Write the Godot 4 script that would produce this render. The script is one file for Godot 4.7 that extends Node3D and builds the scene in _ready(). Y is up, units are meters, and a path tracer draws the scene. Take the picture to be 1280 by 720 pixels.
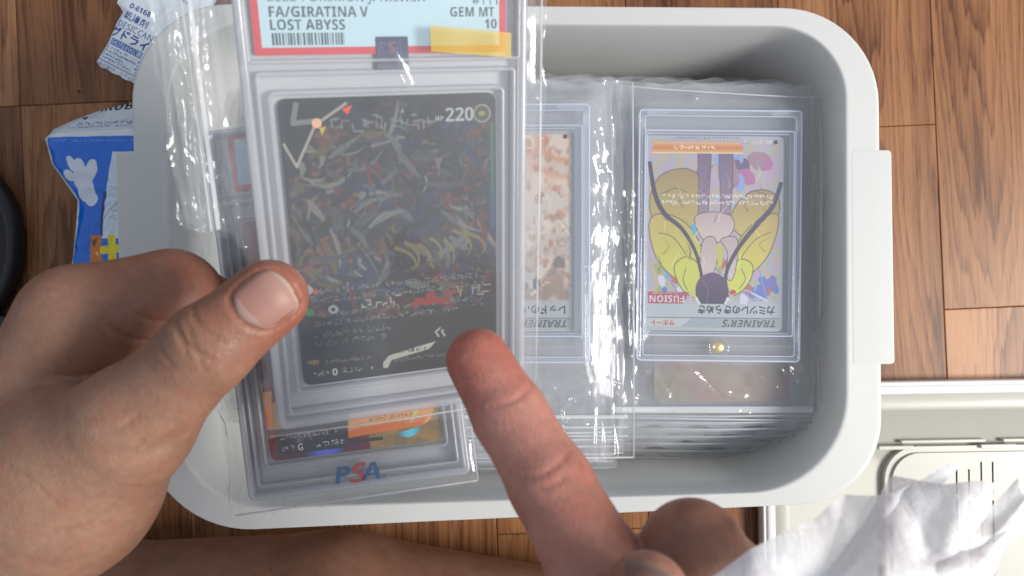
extends Node3D

# Lengths in the builders are millimetres; MM turns them into metres.
const MM := 0.001
const EYE := 460.0          # the camera's height over the floor
const FOCAL := 989.0

var names := {}
var rng := RandomNumberGenerator.new()
var M := {}


func _ready() -> void:
	rng.seed = 11
	setup_view()
	make_materials()
	build_floor()
	build_box()
	build_lid()
	build_floor_things()
	build_stacks()
	build_held()
	build_person()
	build_loose_bag()


func setup_view() -> void:
	var cam := Camera3D.new()
	cam.name = "camera"
	# the phone's lens: 40 degrees, focused between the slabs and the box
	var lens := CameraAttributesPhysical.new()
	lens.frustum_focal_length = 32.95
	lens.frustum_focus_distance = 0.335
	lens.frustum_near = 0.01
	lens.frustum_far = 20.0
	lens.exposure_aperture = 21.0
	cam.attributes = lens
	cam.fov = 40.02
	cam.near = 0.01
	cam.far = 20.0
	cam.position = Vector3(0, EYE * MM, 0)
	cam.rotation_degrees = Vector3(-90, 0, 0)
	add_child(cam)
	cam.current = true
	var env := Environment.new()
	env.background_mode = Environment.BG_COLOR
	env.background_color = Color(0.90, 0.94, 1.0)
	env.background_energy_multiplier = 0.50
	env.tonemap_mode = Environment.TONE_MAPPER_LINEAR
	env.tonemap_exposure = 1.06
	env.sdfgi_enabled = true
	env.ssao_enabled = true
	env.ssil_enabled = true
	var we := WorldEnvironment.new()
	we.name = "room_light"
	we.environment = env
	add_child(we)
	area("window_light", Vector3(1.12, 1.0, 0.16), Vector3(0.05, 0.08, 0.0), Vector2(0.44, 0.44), 2.55, Color(1.0, 0.985, 0.96))


func area(called: String, from: Vector3, to: Vector3, size: Vector2, energy: float, col: Color) -> void:
	var l := AreaLight3D.new()
	l.name = called
	l.area_size = size
	l.light_energy = energy
	l.light_color = col
	l.area_range = 6.0
	l.shadow_enabled = true
	add_child(l)
	l.look_at_from_position(from, to, Vector3(0, 0, -1))


# ---------------------------------------------------------------- helpers
func numbered(called: String) -> String:
	var k: int = names.get(called, 0)
	names[called] = k + 1
	return called if k == 0 else "%s_%03d" % [called, k]


func tag(o: Node, label: String, category := "", group := "", kind := "") -> Node:
	o.set_meta("label", label)
	if category:
		o.set_meta("category", category)
	if group:
		o.set_meta("group", group)
	if kind:
		o.set_meta("kind", kind)
	return o


func thing(called: String, at_mm := Vector3.ZERO, turn_deg := 0.0) -> Node3D:
	var o := Node3D.new()
	o.name = numbered(called)
	add_child(o)
	o.position = at_mm * MM
	o.rotation_degrees.y = turn_deg
	return o


func part(called: String, mesh: Mesh, mat: Material, parent: Node = null) -> MeshInstance3D:
	var o := MeshInstance3D.new()
	o.mesh = mesh
	o.material_override = mat
	if parent == null:
		o.name = numbered(called)
		add_child(o)
	else:
		var n := called
		var k := 0
		while parent.has_node(n):
			k += 1
			n = "%s_%03d" % [called, k]
		o.name = n
		parent.add_child(o)
	return o


# the spot in the room, in mm, that the pixel of the 1280 x 720 photograph shows at that depth under the camera
func at(px: float, py: float, depth: float) -> Vector3:
	return Vector3((px - 640.0) * depth / FOCAL, EYE - depth, (py - 360.0) * depth / FOCAL)


func mat(col: Color, rough := 0.5, spec := 0.5) -> StandardMaterial3D:
	var m := StandardMaterial3D.new()
	m.albedo_color = Color(col.r, col.g, col.b).linear_to_srgb()
	m.roughness = rough
	m.metallic_specular = spec
	return m


func clear(col: Color, alpha: float, rough := 0.1, spec := 0.5) -> StandardMaterial3D:
	var m := mat(col, rough, spec)
	m.albedo_color.a = alpha
	m.transparency = BaseMaterial3D.TRANSPARENCY_ALPHA
	m.cull_mode = BaseMaterial3D.CULL_DISABLED
	return m


func noise(seed_: int, freq: float, kind := FastNoiseLite.TYPE_SIMPLEX_SMOOTH, oct := 3, ridged := false) -> FastNoiseLite:
	var n := FastNoiseLite.new()
	n.seed = seed_
	n.frequency = freq
	n.noise_type = kind
	n.fractal_octaves = oct
	n.fractal_type = FastNoiseLite.FRACTAL_RIDGED if ridged else FastNoiseLite.FRACTAL_FBM
	return n


func bumps(seed_: int, freq: float, size := 512, strength := 4.0, ridged := false, kind := FastNoiseLite.TYPE_SIMPLEX_SMOOTH) -> NoiseTexture2D:
	var t := NoiseTexture2D.new()
	t.width = size
	t.height = size
	t.seamless = true
	t.as_normal_map = true
	t.bump_strength = strength
	t.noise = noise(seed_, freq, kind, 4, ridged)
	return t


func make_materials() -> void:
	M.white = mat(Color(0.70, 0.705, 0.69), 0.38)
	var g := bumps(3, 0.05, 256, 1.0)
	M.white.normal_enabled = true
	M.white.normal_texture = g
	M.white.normal_scale = 0.12
	M.white.uv1_triplanar = true
	M.white.uv1_scale = Vector3(25, 25, 25)
	M.white.backlight_enabled = true
	M.white.backlight = Color(0.66, 0.67, 0.66)
	M.lid = mat(Color(0.53, 0.52, 0.465), 0.42)
	M.lid.normal_enabled = true
	M.lid.normal_texture = g
	M.lid.normal_scale = 0.15
	M.lid.uv1_triplanar = true
	M.lid.uv1_scale = Vector3(25, 25, 25)
	M.lid_bead = mat(Color(0.78, 0.79, 0.78), 0.35)
	M.slot = mat(Color(0.19, 0.18, 0.16), 0.8)
	M.black = mat(Color(0.010, 0.010, 0.012), 0.45)
	M.dark_grey = mat(Color(0.035, 0.042, 0.05), 0.5)
	# films: thin, smooth, a little milky, with fine wrinkles
	var wr := bumps(21, 0.012, 512, 7.0, true)
	var wr2 := bumps(22, 0.022, 512, 5.0)
	M.film = clear(Color(0.82, 0.84, 0.88), 0.05, 0.10)
	M.film_haze = clear(Color(0.66, 0.69, 0.72), 0.095, 0.12)
	M.film_low = clear(Color(0.66, 0.69, 0.74), 0.20, 0.14)
	M.film_white = clear(Color(0.93, 0.93, 0.95), 0.78, 0.12)
	for f in [M.film, M.film_haze, M.film_low]:
		f.normal_enabled = true
		f.normal_texture = wr
		f.normal_scale = 0.09
	M.film_white.normal_enabled = true
	M.film_white.normal_texture = wr
	M.film_white.normal_scale = 0.3
	M.zip = clear(Color(0.80, 0.82, 0.85), 0.45, 0.3)
	M.zip_low = clear(Color(0.70, 0.72, 0.75), 0.35, 0.3)
	# hard plastics
	M.case = clear(Color(0.80, 0.84, 0.93), 0.05, 0.06)
	M.case_highlight = clear(Color(0.72, 0.80, 0.98), 0.60, 0.3)  # paints the highlights along the case edges
	M.case_edge = clear(Color(0.80, 0.85, 0.95), 0.13, 0.07)
	M.case_pane = clear(Color(0.8, 0.85, 0.95), 0.05, 0.04)
	M.slab = clear(Color(0.57, 0.58, 0.61), 0.84, 0.3)
	M.slab_edge = clear(Color(0.66, 0.67, 0.72), 0.42, 0.16)
	M.slab_pane = clear(Color(0.62, 0.64, 0.68), 0.02, 0.08)
	M.gold = mat(Color(0.80, 0.60, 0.18), 0.3)
	M.gold.metallic = 0.85
	M.paper = mat(Color(0.75, 0.75, 0.72), 0.7)
	M.yellow = clear(Color(0.62, 0.43, 0.04), 0.62, 0.35)
	M.blue_ink = mat(Color(0.02, 0.13, 0.30), 0.5)
	M.red_ink = mat(Color(0.50, 0.05, 0.06), 0.5)
	M.nail = mat(Color(1, 1, 1), 0.48, 0.4)
	M.nail.vertex_color_use_as_albedo = true
	M.nail.subsurf_scatter_enabled = true
	M.nail.subsurf_scatter_strength = 0.15
	var s := mat(Color(1, 1, 1), 0.5, 0.45)
	s.vertex_color_use_as_albedo = true
	s.subsurf_scatter_enabled = true
	s.subsurf_scatter_strength = 0.07
	s.normal_enabled = true
	s.normal_texture = bumps(31, 0.085, 512, 3.0, false, FastNoiseLite.TYPE_CELLULAR)
	s.normal_scale = 0.6
	s.uv1_triplanar = true
	s.uv1_scale = Vector3(22, 22, 22)
	M.skin = s
	M.crumb = mat(Color(0.02, 0.015, 0.01), 0.9)


# ---------------------------------------------------------------- shapes
# a closed loop round four corners (mm), each with a radius; always the same count of points
func rloop(c: Array, r: Array, y: float, n := 8) -> PackedVector3Array:
	var out := PackedVector3Array()
	for i in 4:
		var p: Vector2 = c[i]
		var a: Vector2 = (c[(i + 3) % 4] - p).normalized()
		var b: Vector2 = (c[(i + 1) % 4] - p).normalized()
		var half := acos(clampf(a.dot(b), -1, 1)) / 2.0
		var rad: float = maxf(r[i], 0.01)
		var t := rad / tan(half)
		var o: Vector2 = p + (a + b).normalized() * rad / sin(half)
		var s := (p + a * t - o).angle()
		var e := (p + b * t - o).angle()
		var d := wrapf(e - s, -PI, PI)
		for k in n + 1:
			var q := o + Vector2.from_angle(s + d * k / n) * rad
			out.append(Vector3(q.x, y, q.y))
	return out


func rect(x0: float, z0: float, x1: float, z1: float) -> Array:
	return [Vector2(x0, z0), Vector2(x1, z0), Vector2(x1, z1), Vector2(x0, z1)]


func grown(c: Array, by: float) -> Array:      # corners moved outwards (by > 0) along both sides
	var out := []
	for i in 4:
		var p: Vector2 = c[i]
		var a: Vector2 = (p - c[(i + 3) % 4]).normalized()
		var b: Vector2 = (p - c[(i + 1) % 4]).normalized()
		out.append(p + (a + b) * by)
	return out


func mixed(a: Array, b: Array, f: float) -> Array:
	var out := []
	for i in a.size():
		out.append(a[i] * (1.0 - f) + b[i] * f)
	return out


# a skin over loops of equal count; cap0 / cap1 close the ends. uv in units of 100 mm seen from above
func loft(loops: Array, cap0 := true, cap1 := true, smooth := true) -> ArrayMesh:
	var st := SurfaceTool.new()
	st.begin(Mesh.PRIMITIVE_TRIANGLES)
	st.set_smooth_group(0 if smooth else -1)
	var n: int = loops[0].size()
	for i in loops.size() - 1:
		var a: PackedVector3Array = loops[i]
		var b: PackedVector3Array = loops[i + 1]
		for k in n:
			var l := (k + 1) % n
			quad(st, a[k], a[l], b[l], b[k])
	for e in [0, 1]:
		if [cap0, cap1][e]:
			var c: PackedVector3Array = loops[0] if e == 0 else loops[-1]
			var mid := Vector3.ZERO
			for p in c:
				mid += p
			mid /= n
			for k in n:
				var l := (k + 1) % n
				if e == 0:
					tri(st, mid, c[l], c[k])
				else:
					tri(st, mid, c[k], c[l])
	st.generate_normals()
	return st.commit()


func vert(st: SurfaceTool, p: Vector3) -> void:
	st.set_uv(Vector2(p.x, p.z) * 0.01)
	st.add_vertex(p * MM)


func tri(st: SurfaceTool, a: Vector3, b: Vector3, c: Vector3) -> void:
	vert(st, a)
	vert(st, b)
	vert(st, c)


func quad(st: SurfaceTool, a: Vector3, b: Vector3, c: Vector3, d: Vector3) -> void:
	tri(st, a, b, c)
	tri(st, a, c, d)


# a rounded plate between y0 and y1 with softened edges; the loops run clockwise seen from above
func plate(c: Array, r: float, y0: float, y1: float, bevel := 0.5, n := 5) -> ArrayMesh:
	var rr := [r, r, r, r]
	var ri := [maxf(r - bevel, 0.05), maxf(r - bevel, 0.05), maxf(r - bevel, 0.05), maxf(r - bevel, 0.05)]
	var inn := grown(c, -bevel)
	var inn2 := grown(c, -bevel * 1.6)
	return loft([rloop(inn, ri, y0, n), rloop(c, rr, y0 + bevel, n), rloop(c, rr, y1 - bevel, n), rloop(grown(c, -bevel * 0.3), rr, y1 - bevel * 0.3, n), rloop(inn, ri, y1, n), rloop(inn2, ri, y1, n)])


# a rounded rectangular frame (a ring) between y0 and y1
func ring(c: Array, r: float, width: float, y0: float, y1: float, bevel := 0.4, n := 5) -> ArrayMesh:
	var f := func(by: float, y: float) -> PackedVector3Array:
		var q := maxf(r + by, 0.05)
		return rloop(grown(c, by), [q, q, q, q], y, n)
	return loft([f.call(-width, y0), f.call(0.0, y0), f.call(0.0, y1 - bevel), f.call(-bevel, y1), f.call(-width + bevel, y1), f.call(-width, y1 - bevel), f.call(-width, y0)], false, false)


func tube(pts: Array, r: float, n := 6) -> ArrayMesh:
	var loops := []
	for i in pts.size():
		var d: Vector3 = (pts[mini(i + 1, pts.size() - 1)] - pts[maxi(i - 1, 0)]).normalized()
		var u := d.cross(Vector3.UP if absf(d.y) < 0.9 else Vector3.RIGHT).normalized()
		var v := u.cross(d)
		var l := PackedVector3Array()
		for k in n:
			l.append(pts[i] + (u * cos(TAU * k / n) + v * sin(TAU * k / n)) * r)
		loops.append(l)
	return loft(loops)


func lathe(profile: Array, n := 48) -> ArrayMesh:
	var loops := []
	for p in profile:
		var l := PackedVector3Array()
		for k in n:
			l.append(Vector3(p.x * cos(TAU * k / n), p.y, p.x * sin(TAU * k / n)))
		loops.append(l)
	return loft(loops)


# a sheet: where(s, t) gives the point in mm, wrinkle(p) the height to push it along its normal
func sheet(n: int, m: int, where: Callable, wrinkle: Callable, uv_scale := 0.012, tint = null) -> ArrayMesh:
	var flat := PackedVector3Array()
	flat.resize((n + 1) * (m + 1))
	for j in m + 1:
		for i in n + 1:
			flat[j * (n + 1) + i] = where.call(float(i) / n, float(j) / m)
	var v := PackedVector3Array()
	v.resize(flat.size())
	for pass_ in 1:
		for j in m + 1:
			for i in n + 1:
				var k := j * (n + 1) + i
				var dx := flat[j * (n + 1) + mini(i + 1, n)] - flat[j * (n + 1) + maxi(i - 1, 0)]
				var dz := flat[mini(j + 1, m) * (n + 1) + i] - flat[maxi(j - 1, 0) * (n + 1) + i]
				v[k] = flat[k] + dz.cross(dx).normalized() * wrinkle.call(flat[k])
	var nor := PackedVector3Array()
	nor.resize(v.size())
	var uv := PackedVector2Array()
	uv.resize(v.size())
	for j in m + 1:
		for i in n + 1:
			var k := j * (n + 1) + i
			var dx := v[j * (n + 1) + mini(i + 1, n)] - v[j * (n + 1) + maxi(i - 1, 0)]
			var dz := v[mini(j + 1, m) * (n + 1) + i] - v[maxi(j - 1, 0) * (n + 1) + i]
			nor[k] = dz.cross(dx).normalized()
			uv[k] = Vector2(flat[k].x, flat[k].z) * uv_scale
	var idx := PackedInt32Array()
	for j in m:
		for i in n:
			var a := j * (n + 1) + i
			idx.append_array([a, a + 1, a + n + 2, a, a + n + 2, a + n + 1])
	for k in v.size():
		v[k] *= MM
	var col := PackedColorArray()
	if tint != null:
		for j in m + 1:
			for i in n + 1:
				col.append(tint.call(float(i) / n, float(j) / m))
	return arrays(v, nor, uv, idx, col)


func arrays(v: PackedVector3Array, nor: PackedVector3Array, uv: PackedVector2Array, idx: PackedInt32Array, col := PackedColorArray()) -> ArrayMesh:
	var a := []
	a.resize(Mesh.ARRAY_MAX)
	a[Mesh.ARRAY_VERTEX] = v
	a[Mesh.ARRAY_NORMAL] = nor
	if uv.size():
		a[Mesh.ARRAY_TEX_UV] = uv
	if col.size():
		a[Mesh.ARRAY_COLOR] = col
	a[Mesh.ARRAY_INDEX] = idx
	var me := ArrayMesh.new()
	me.add_surface_from_arrays(Mesh.PRIMITIVE_TRIANGLES, a)
	return me


# height of creases: each [from, to, height, width] is a soft ridge that fades at its ends
func creases(lines: Array, x: float, z: float) -> float:
	var h := 0.0
	var p := Vector2(x, z)
	for l in lines:
		var a: Vector2 = l[0]
		var ab: Vector2 = l[1] - a
		var t := clampf((p - a).dot(ab) / ab.length_squared(), 0.0, 1.0)
		var d := (p - a - ab * t).length()
		var w: float = l[3]
		if d < w * 4.0:
			h += l[2] * exp(-d / w) * sqrt(maxf(0.0, 1.0 - absf(2.0 * t - 1.0)))
	return h


func random_creases(seed_: int, count: int, box: Rect2, length: float, angle: float, spread: float, amp: float, width: float) -> Array:
	var r := RandomNumberGenerator.new()
	r.seed = seed_
	var out := []
	for i in count:
		var p := box.position + Vector2(r.randf(), r.randf()) * box.size
		var d := Vector2.from_angle(deg_to_rad(angle + r.randf_range(-spread, spread))) * length * r.randf_range(0.4, 1.3)
		out.append([p - d / 2, p + d / 2, amp * r.randf_range(-1.0, 1.0), width * r.randf_range(0.5, 1.5)])
	return out


# ---------------------------------------------------------------- print (computed pictures of flat print)
func fill_poly(im: Image, pts: PackedVector2Array, col: Color) -> void:
	var lo := 1e9
	var hi := -1e9
	for p in pts:
		lo = minf(lo, p.y)
		hi = maxf(hi, p.y)
	for y in range(maxi(0, int(floor(lo))), mini(im.get_height() - 1, int(ceil(hi))) + 1):
		var yy := y + 0.5
		var xs := []
		for i in pts.size():
			var a := pts[i]
			var b := pts[(i + 1) % pts.size()]
			if (a.y <= yy) != (b.y <= yy):
				xs.append(a.x + (yy - a.y) / (b.y - a.y) * (b.x - a.x))
		xs.sort()
		for k in range(0, xs.size() - 1, 2):
			var x0 := int(round(xs[k]))
			var x1 := int(round(xs[k + 1]))
			if x1 > x0:
				im.fill_rect(Rect2i(x0, y, x1 - x0, 1), col)


func stroke(im: Image, pts: Array, w: float, col: Color) -> void:
	for i in pts.size() - 1:
		var a: Vector2 = pts[i]
		var b: Vector2 = pts[i + 1]
		var d := (b - a).normalized()
		var n := Vector2(-d.y, d.x) * w / 2
		a -= d * w * 0.3
		b += d * w * 0.3
		fill_poly(im, PackedVector2Array([a + n, b + n, b - n, a - n]), col)


func disc(im: Image, c: Vector2, rx: float, ry: float, col: Color, turn := 0.0) -> void:
	var pts := PackedVector2Array()
	for k in 24:
		pts.append(c + Vector2(cos(TAU * k / 24) * rx, sin(TAU * k / 24) * ry).rotated(turn))
	fill_poly(im, pts, col)


func letters(s: String, bold: bool) -> Array:
	var key := s + str(bold)
	if not M.has(key):
		var tm := TextMesh.new()
		var f := SystemFont.new()
		f.font_names = PackedStringArray(["Droid Sans"])
		f.font_weight = 700 if bold else 400
		tm.font = f
		tm.text = s
		tm.font_size = 64
		tm.pixel_size = 1.0 / 64.0
		tm.depth = 0.0
		tm.horizontal_alignment = HORIZONTAL_ALIGNMENT_LEFT
		var out := []
		var a := tm.get_mesh_arrays()
		var v: PackedVector3Array = a[Mesh.ARRAY_VERTEX]
		var idx: PackedInt32Array = a[Mesh.ARRAY_INDEX] if a[Mesh.ARRAY_INDEX] != null else PackedInt32Array(range(v.size()))
		var x0 := 1e9
		var y0 := 1e9
		for p in v:
			x0 = minf(x0, p.x)
			y0 = minf(y0, p.y)
		for i in idx:
			out.append(Vector2(v[i].x - x0, v[i].y - y0))
		M[key] = out
	return M[key]


# Latin print: x, y is the lower left corner, size the em height in texture pixels
func write(im: Image, s: String, t: Transform2D, size: float, col: Color, bold := false, slant := 0.0, stretch := 1.0) -> void:
	var v := letters(s, bold)
	for i in range(0, v.size(), 3):
		var q := PackedVector2Array()
		for k in 3:
			var p: Vector2 = v[i + k]
			q.append(t * Vector2((p.x * stretch + p.y * slant) * size, -p.y * size))
		fill_poly(im, q, col)


const KANA := {
	"カ": [[1, 3, 9, 3, 8.5, 8, 7.5, 9.3, 6, 8.6], [5, .5, 4.6, 4, 1.5, 9.5]],
	"ミ": [[2, 1, 8, 2.4], [2.2, 4, 7.6, 5.3], [1.5, 7.2, 8.4, 9.3]],
	"ツ": [[1.2, 2, 2.2, 4.5], [4.4, 1.4, 5.2, 4], [9, 1.8, 7.5, 6, 3, 9.4]],
	"レ": [[2, .8, 2, 9, 6, 7.5, 9.3, 4.5]],
	"の": [[5.2, 2, 4.6, 6, 2.6, 8.4, 1.2, 6.6, 2, 3.4, 5.2, 1.6, 8.4, 3.2, 9, 6, 7.6, 8.6, 5.5, 9.4]],
	"き": [[1.5, 2.6, 8.5, 2], [1.5, 4.6, 8.8, 4], [4.6, .6, 7.2, 6.4], [2, 6.8, 2.4, 8.8, 6.8, 9.2]],
	"ら": [[4, 1, 6.2, 1.8], [3.2, 3, 2.8, 6, 5.6, 4.8, 8.2, 6, 7.6, 8.6, 4, 9.6]],
	"め": [[2.2, 2, 4.4, 8], [6.4, 1, 5, 6, 2.8, 8.6, 1.4, 6.6, 3, 4, 6.4, 3.2, 8.8, 5, 8.2, 8, 5.8, 9.4]],
	"サ": [[.8, 3.4, 9.2, 3.4], [3, 1, 3, 6], [7, 1, 7, 5.5, 5.8, 8, 3.6, 9.6]],
	"ポ": [[1, 3, 8, 3], [4.6, 1, 4.6, 9.4, 3.6, 8.8], [2.6, 5, 1.4, 8], [6.6, 5, 8, 8], [8.6, .6, 9.4, 1.2, 8.8, 1.8, 8.6, .6]],
	"ー": [[1, 5, 9, 5]],
	"ト": [[3.4, .8, 3.4, 9.4], [3.4, 4, 7.6, 6.2]],
	"ド": [[3.4, .8, 3.4, 9.4], [3.4, 4, 7.6, 6.2], [6, 1, 6.8, 2.4], [7.8, .6, 8.6, 2]],
	"ッ": [[2.2, 4.4, 3, 6], [4.6, 4, 5.2, 5.6], [8, 4.2, 7, 7.2, 3.6, 9.5]],
	"ラ": [[2.4, 1.4, 7.6, 1.4], [1.4, 4, 8.6, 4, 7.4, 7.4, 3.6, 9.6]],
	"イ": [[8, 1, 5, 4.4, 1.6, 6.4], [5.2, 4.2, 5.2, 9.6]],
	"グ": [[4, .8, 1.2, 4.6], [3.6, 2.6, 8.2, 2.6, 6.8, 6.8, 3, 9.6], [7.2, .6, 7.8, 1.8], [8.8, .4, 9.4, 1.6]],
	"キ": [[1.4, 3.4, 8.4, 2.4], [1, 6.4, 9, 5.4], [4.2, .8, 5.8, 9.6]],
	"ン": [[1.6, 2, 3.8, 3.6], [1.8, 9, 6, 7, 9, 3.4]],
	"乾": [[1, 2, 5, 2], [3, .5, 3, 9.5], [1, 4, 5, 4, 5, 6.6, 1, 6.6, 1, 4], [.6, 8, 5.4, 8], [6.6, .6, 5.8, 3], [6.4, 2, 9.4, 2], [6, 4.4, 9, 4.4, 6.2, 8.6, 9.6, 9, 9.6, 7.6]],
	"燥": [[2.4, .6, 2.2, 5, .8, 9.4], [2.2, 5.6, 3.6, 8], [5, 1, 8, 1, 8, 3, 5, 3, 5, 1], [4.4, 4, 6.2, 4, 6.2, 5.6, 4.4, 5.6, 4.4, 4], [7, 4, 8.8, 4, 8.8, 5.6, 7, 5.6, 7, 4], [4.2, 6.8, 9.4, 6.8], [6.6, 5.6, 6.6, 9.6], [6.4, 7, 4.4, 9], [6.8, 7, 9, 9]],
	"剤": [[3, .4, 3, 1.6], [1, 2, 5.6, 2], [1.4, 2.4, 5.2, 5], [5, 2.4, 1, 5], [2, 5.4, 1.6, 9.4], [4.6, 5.4, 4.6, 9.4], [2, 7, 4.6, 7], [7, 2, 7, 7], [9, .8, 9, 9.4, 8, 8.8]],
}


func kana(im: Image, s: String, t: Transform2D, size: float, w: float, col: Color) -> void:
	for i in s.length():
		for l in KANA.get(s[i], []):
			var pts := []
			for k in range(0, l.size(), 2):
				pts.append(t * (Vector2(l[k] * 0.1 + i * 1.02, l[k + 1] * 0.1 - 1.0) * size))
			stroke(im, pts, w, col)


# a line of print too small to read in the photograph: short strokes at letter spacing
func fine_print(im: Image, t: Transform2D, length: float, size: float, col: Color, r: RandomNumberGenerator, w := 1.0) -> void:
	var x := 0.0
	while x < length:
		var g := size * r.randf_range(0.55, 0.95)
		if r.randf() > 0.08:
			for k in r.randi_range(2, 4):
				var a := Vector2(x + r.randf() * g * 0.8, -r.randf() * size)
				var b := a + (Vector2(g * 0.6, 0) if r.randf() < 0.5 else Vector2(r.randf_range(-.2, .2) * g, size * 0.6))
				b.y = minf(b.y, 0)
				stroke(im, [t * a, t * b], w, col)
		x += g + size * 0.12


func picture(w: int, h: int, col: Color) -> Image:
	var im := Image.create_empty(w, h, false, Image.FORMAT_RGB8)
	im.fill(col)
	return im


func printed(im: Image, rough := 0.4, spec := 0.5) -> StandardMaterial3D:
	var m := mat(Color(1, 1, 1), rough, spec)
	m.albedo_texture = ImageTexture.create_from_image(im)
	m.texture_repeat = false
	return m


# a thin card lying in the xz plane, with its picture across the top face (u right, v down); turned prints upside down
func card_mesh(x0: float, z0: float, x1: float, z1: float, y0: float, y1: float, r := 2.5, upside := false) -> ArrayMesh:
	var c := rect(x0, z0, x1, z1)
	var rr := [r, r, r, r]
	var loops := [rloop(c, rr, y0, 5), rloop(c, rr, y1, 5)]
	var st := SurfaceTool.new()
	st.begin(Mesh.PRIMITIVE_TRIANGLES)
	st.set_smooth_group(-1)
	var add := func(p: Vector3) -> void:
		var u := Vector2((p.x - x0) / (x1 - x0), (p.z - z0) / (z1 - z0))
		st.set_uv(Vector2.ONE - u if upside else u)
		st.add_vertex(p * MM)
	var n: int = loops[0].size()
	var mid := Vector3((x0 + x1) / 2, 0, (z0 + z1) / 2)
	for k in n:
		var l := (k + 1) % n
		for p in [loops[0][k], loops[1][l], loops[1][k], loops[0][k], loops[0][l], loops[1][l]]:
			add.call(p)
		for p in [mid + Vector3(0, y1, 0), loops[1][k], loops[1][l]]:
			add.call(p)
		for p in [mid + Vector3(0, y0, 0), loops[0][l], loops[0][k]]:
			add.call(p)
	st.generate_normals()
	return st.commit()


# ---------------------------------------------------------------- floor
func plank_picture(seed_: int) -> Image:
	var w := 256
	var h := 1024
	var im := Image.create_empty(w, h, false, Image.FORMAT_RGB8)
	var warp := noise(seed_, 0.006, FastNoiseLite.TYPE_SIMPLEX_SMOOTH, 3)
	var fibre := noise(seed_ + 1, 0.11, FastNoiseLite.TYPE_SIMPLEX_SMOOTH, 3)
	var broad := noise(seed_ + 2, 0.004, FastNoiseLite.TYPE_SIMPLEX_SMOOTH, 2)
	var pore := noise(seed_ + 3, 0.30, FastNoiseLite.TYPE_SIMPLEX_SMOOTH, 1)
	var r := RandomNumberGenerator.new()
	r.seed = seed_
	var xc := r.randf_range(0.2, 0.8) * w
	var yc := r.randf_range(0.0, 1.0) * h
	var flat := r.randf_range(0.05, 0.10)
	var light := Color(0.42, 0.202, 0.094).linear_to_srgb()
	var dark := Color(0.125, 0.045, 0.018).linear_to_srgb()
	for y in h:
		for x in w:
			var wx := warp.get_noise_2d(x * 1.1, y * 0.22)
			# growth rings cut at a slant: arches in the middle of the board, straight lines at its sides
			var d := Vector2((x - xc) * 0.8, (y - yc) * flat).length() + wx * 26.0
			var s := fposmod(d / 9.0 + fibre.get_noise_2d(x * 0.7, y * 0.05) * 0.35, 1.0)
			var ring_line := pow(s, 2.2) * (1.0 if s < 0.88 else (1.0 - s) / 0.12)
			var f := fibre.get_noise_2d(x * 1.6, y * 0.03)
			var p := pore.get_noise_2d(x * 1.7, y * 0.10)
			var b := broad.get_noise_2d(x * 2.5, y * 0.6)
			var k := 0.16 + ring_line * (0.50 + b * 0.5) + f * 0.26 + b * 0.40
			if p > 0.26:
				k += (p - 0.26) * 1.1 * (0.25 + ring_line)
			im.set_pixel(x, y, light.lerp(dark, clampf(k, 0.0, 1.0)))
	return im


func plank_mesh(x0: float, x1: float, z0: float, z1: float, uv0: float) -> ArrayMesh:
	var st := SurfaceTool.new()
	st.begin(Mesh.PRIMITIVE_TRIANGLES)
	st.set_smooth_group(-1)
	var loops := []
	for l in [[0.0, -8.0], [0.0, -0.35], [0.4, 0.0]]:
		var i: float = l[0]
		loops.append([Vector3(x0 + i, l[1], z0 + i), Vector3(x1 - i, l[1], z0 + i), Vector3(x1 - i, l[1], z1 - i), Vector3(x0 + i, l[1], z1 - i)])
	var add := func(p: Vector3) -> void:
		var v := (p.z - z0) / (z1 - z0)
		st.set_uv(Vector2((p.x - x0) / (x1 - x0), v if uv0 < 0.5 else 1.0 - v))
		st.add_vertex(p * MM)
	for i in 2:
		for k in 4:
			var l := (k + 1) % 4
			for p in [loops[i][k], loops[i][l], loops[i + 1][l], loops[i][k], loops[i + 1][l], loops[i + 1][k]]:
				add.call(p)
	for k in [0, 1, 2, 0, 2, 3]:
		add.call(loops[2][k])
	st.generate_normals()
	return st.commit()


func build_floor() -> void:
	var g := part("ground", plate(rect(-2500, -2500, 2500, 2500), 1.0, -14.0, -8.5, 0.5, 1), mat(Color(0.06, 0.03, 0.015), 0.8))
	tag(g, "dark brown base under the wooden floor planks", "", "", "structure")
	var fl := thing("floor", Vector3.ZERO, 2.6)
	tag(fl, "brown oak grain plank floor under the storage box", "", "", "structure")
	var mats := []
	var tones := [Color(1, 1, 1), Color(0.90, 0.88, 0.85), Color(0.80, 0.76, 0.74)]
	for k in 5:
		var tex := ImageTexture.create_from_image(plank_picture(100 + k * 17))
		for t in tones:
			var m := mat(t, 0.42, 0.4)
			m.albedo_texture = tex
			m.albedo_color = t
			mats.append(m)
	# where the joints of some columns stand, as seen in the photograph
	var joint := {0: 24.0, -1: -84.0, -4: -210.0, -3: 143.0, -7: -118.8, -6: -118.8, -2: -230.0}
	var choice := {0: 0, -1: 8, -7: 4, -6: 3}
	var r := RandomNumberGenerator.new()
	r.seed = 5
	for c in range(-10, 6):
		var x0 := 250.5 + 88.6 * c
		var z := fposmod(joint.get(c, r.randf_range(-300, 300)), 620.0) - 620.0 * 2
		while z < 760.0:
			var z1 := z + 620.0
			var k := r.randi_range(0, mats.size() - 1)
			part("plank", plank_mesh(x0 + 0.15, x0 + 88.45, z + 0.15, z1 - 0.15, r.randf()), mats[k], fl)
			z = z1


# ---------------------------------------------------------------- storage box
const RIM := 342.0


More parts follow.
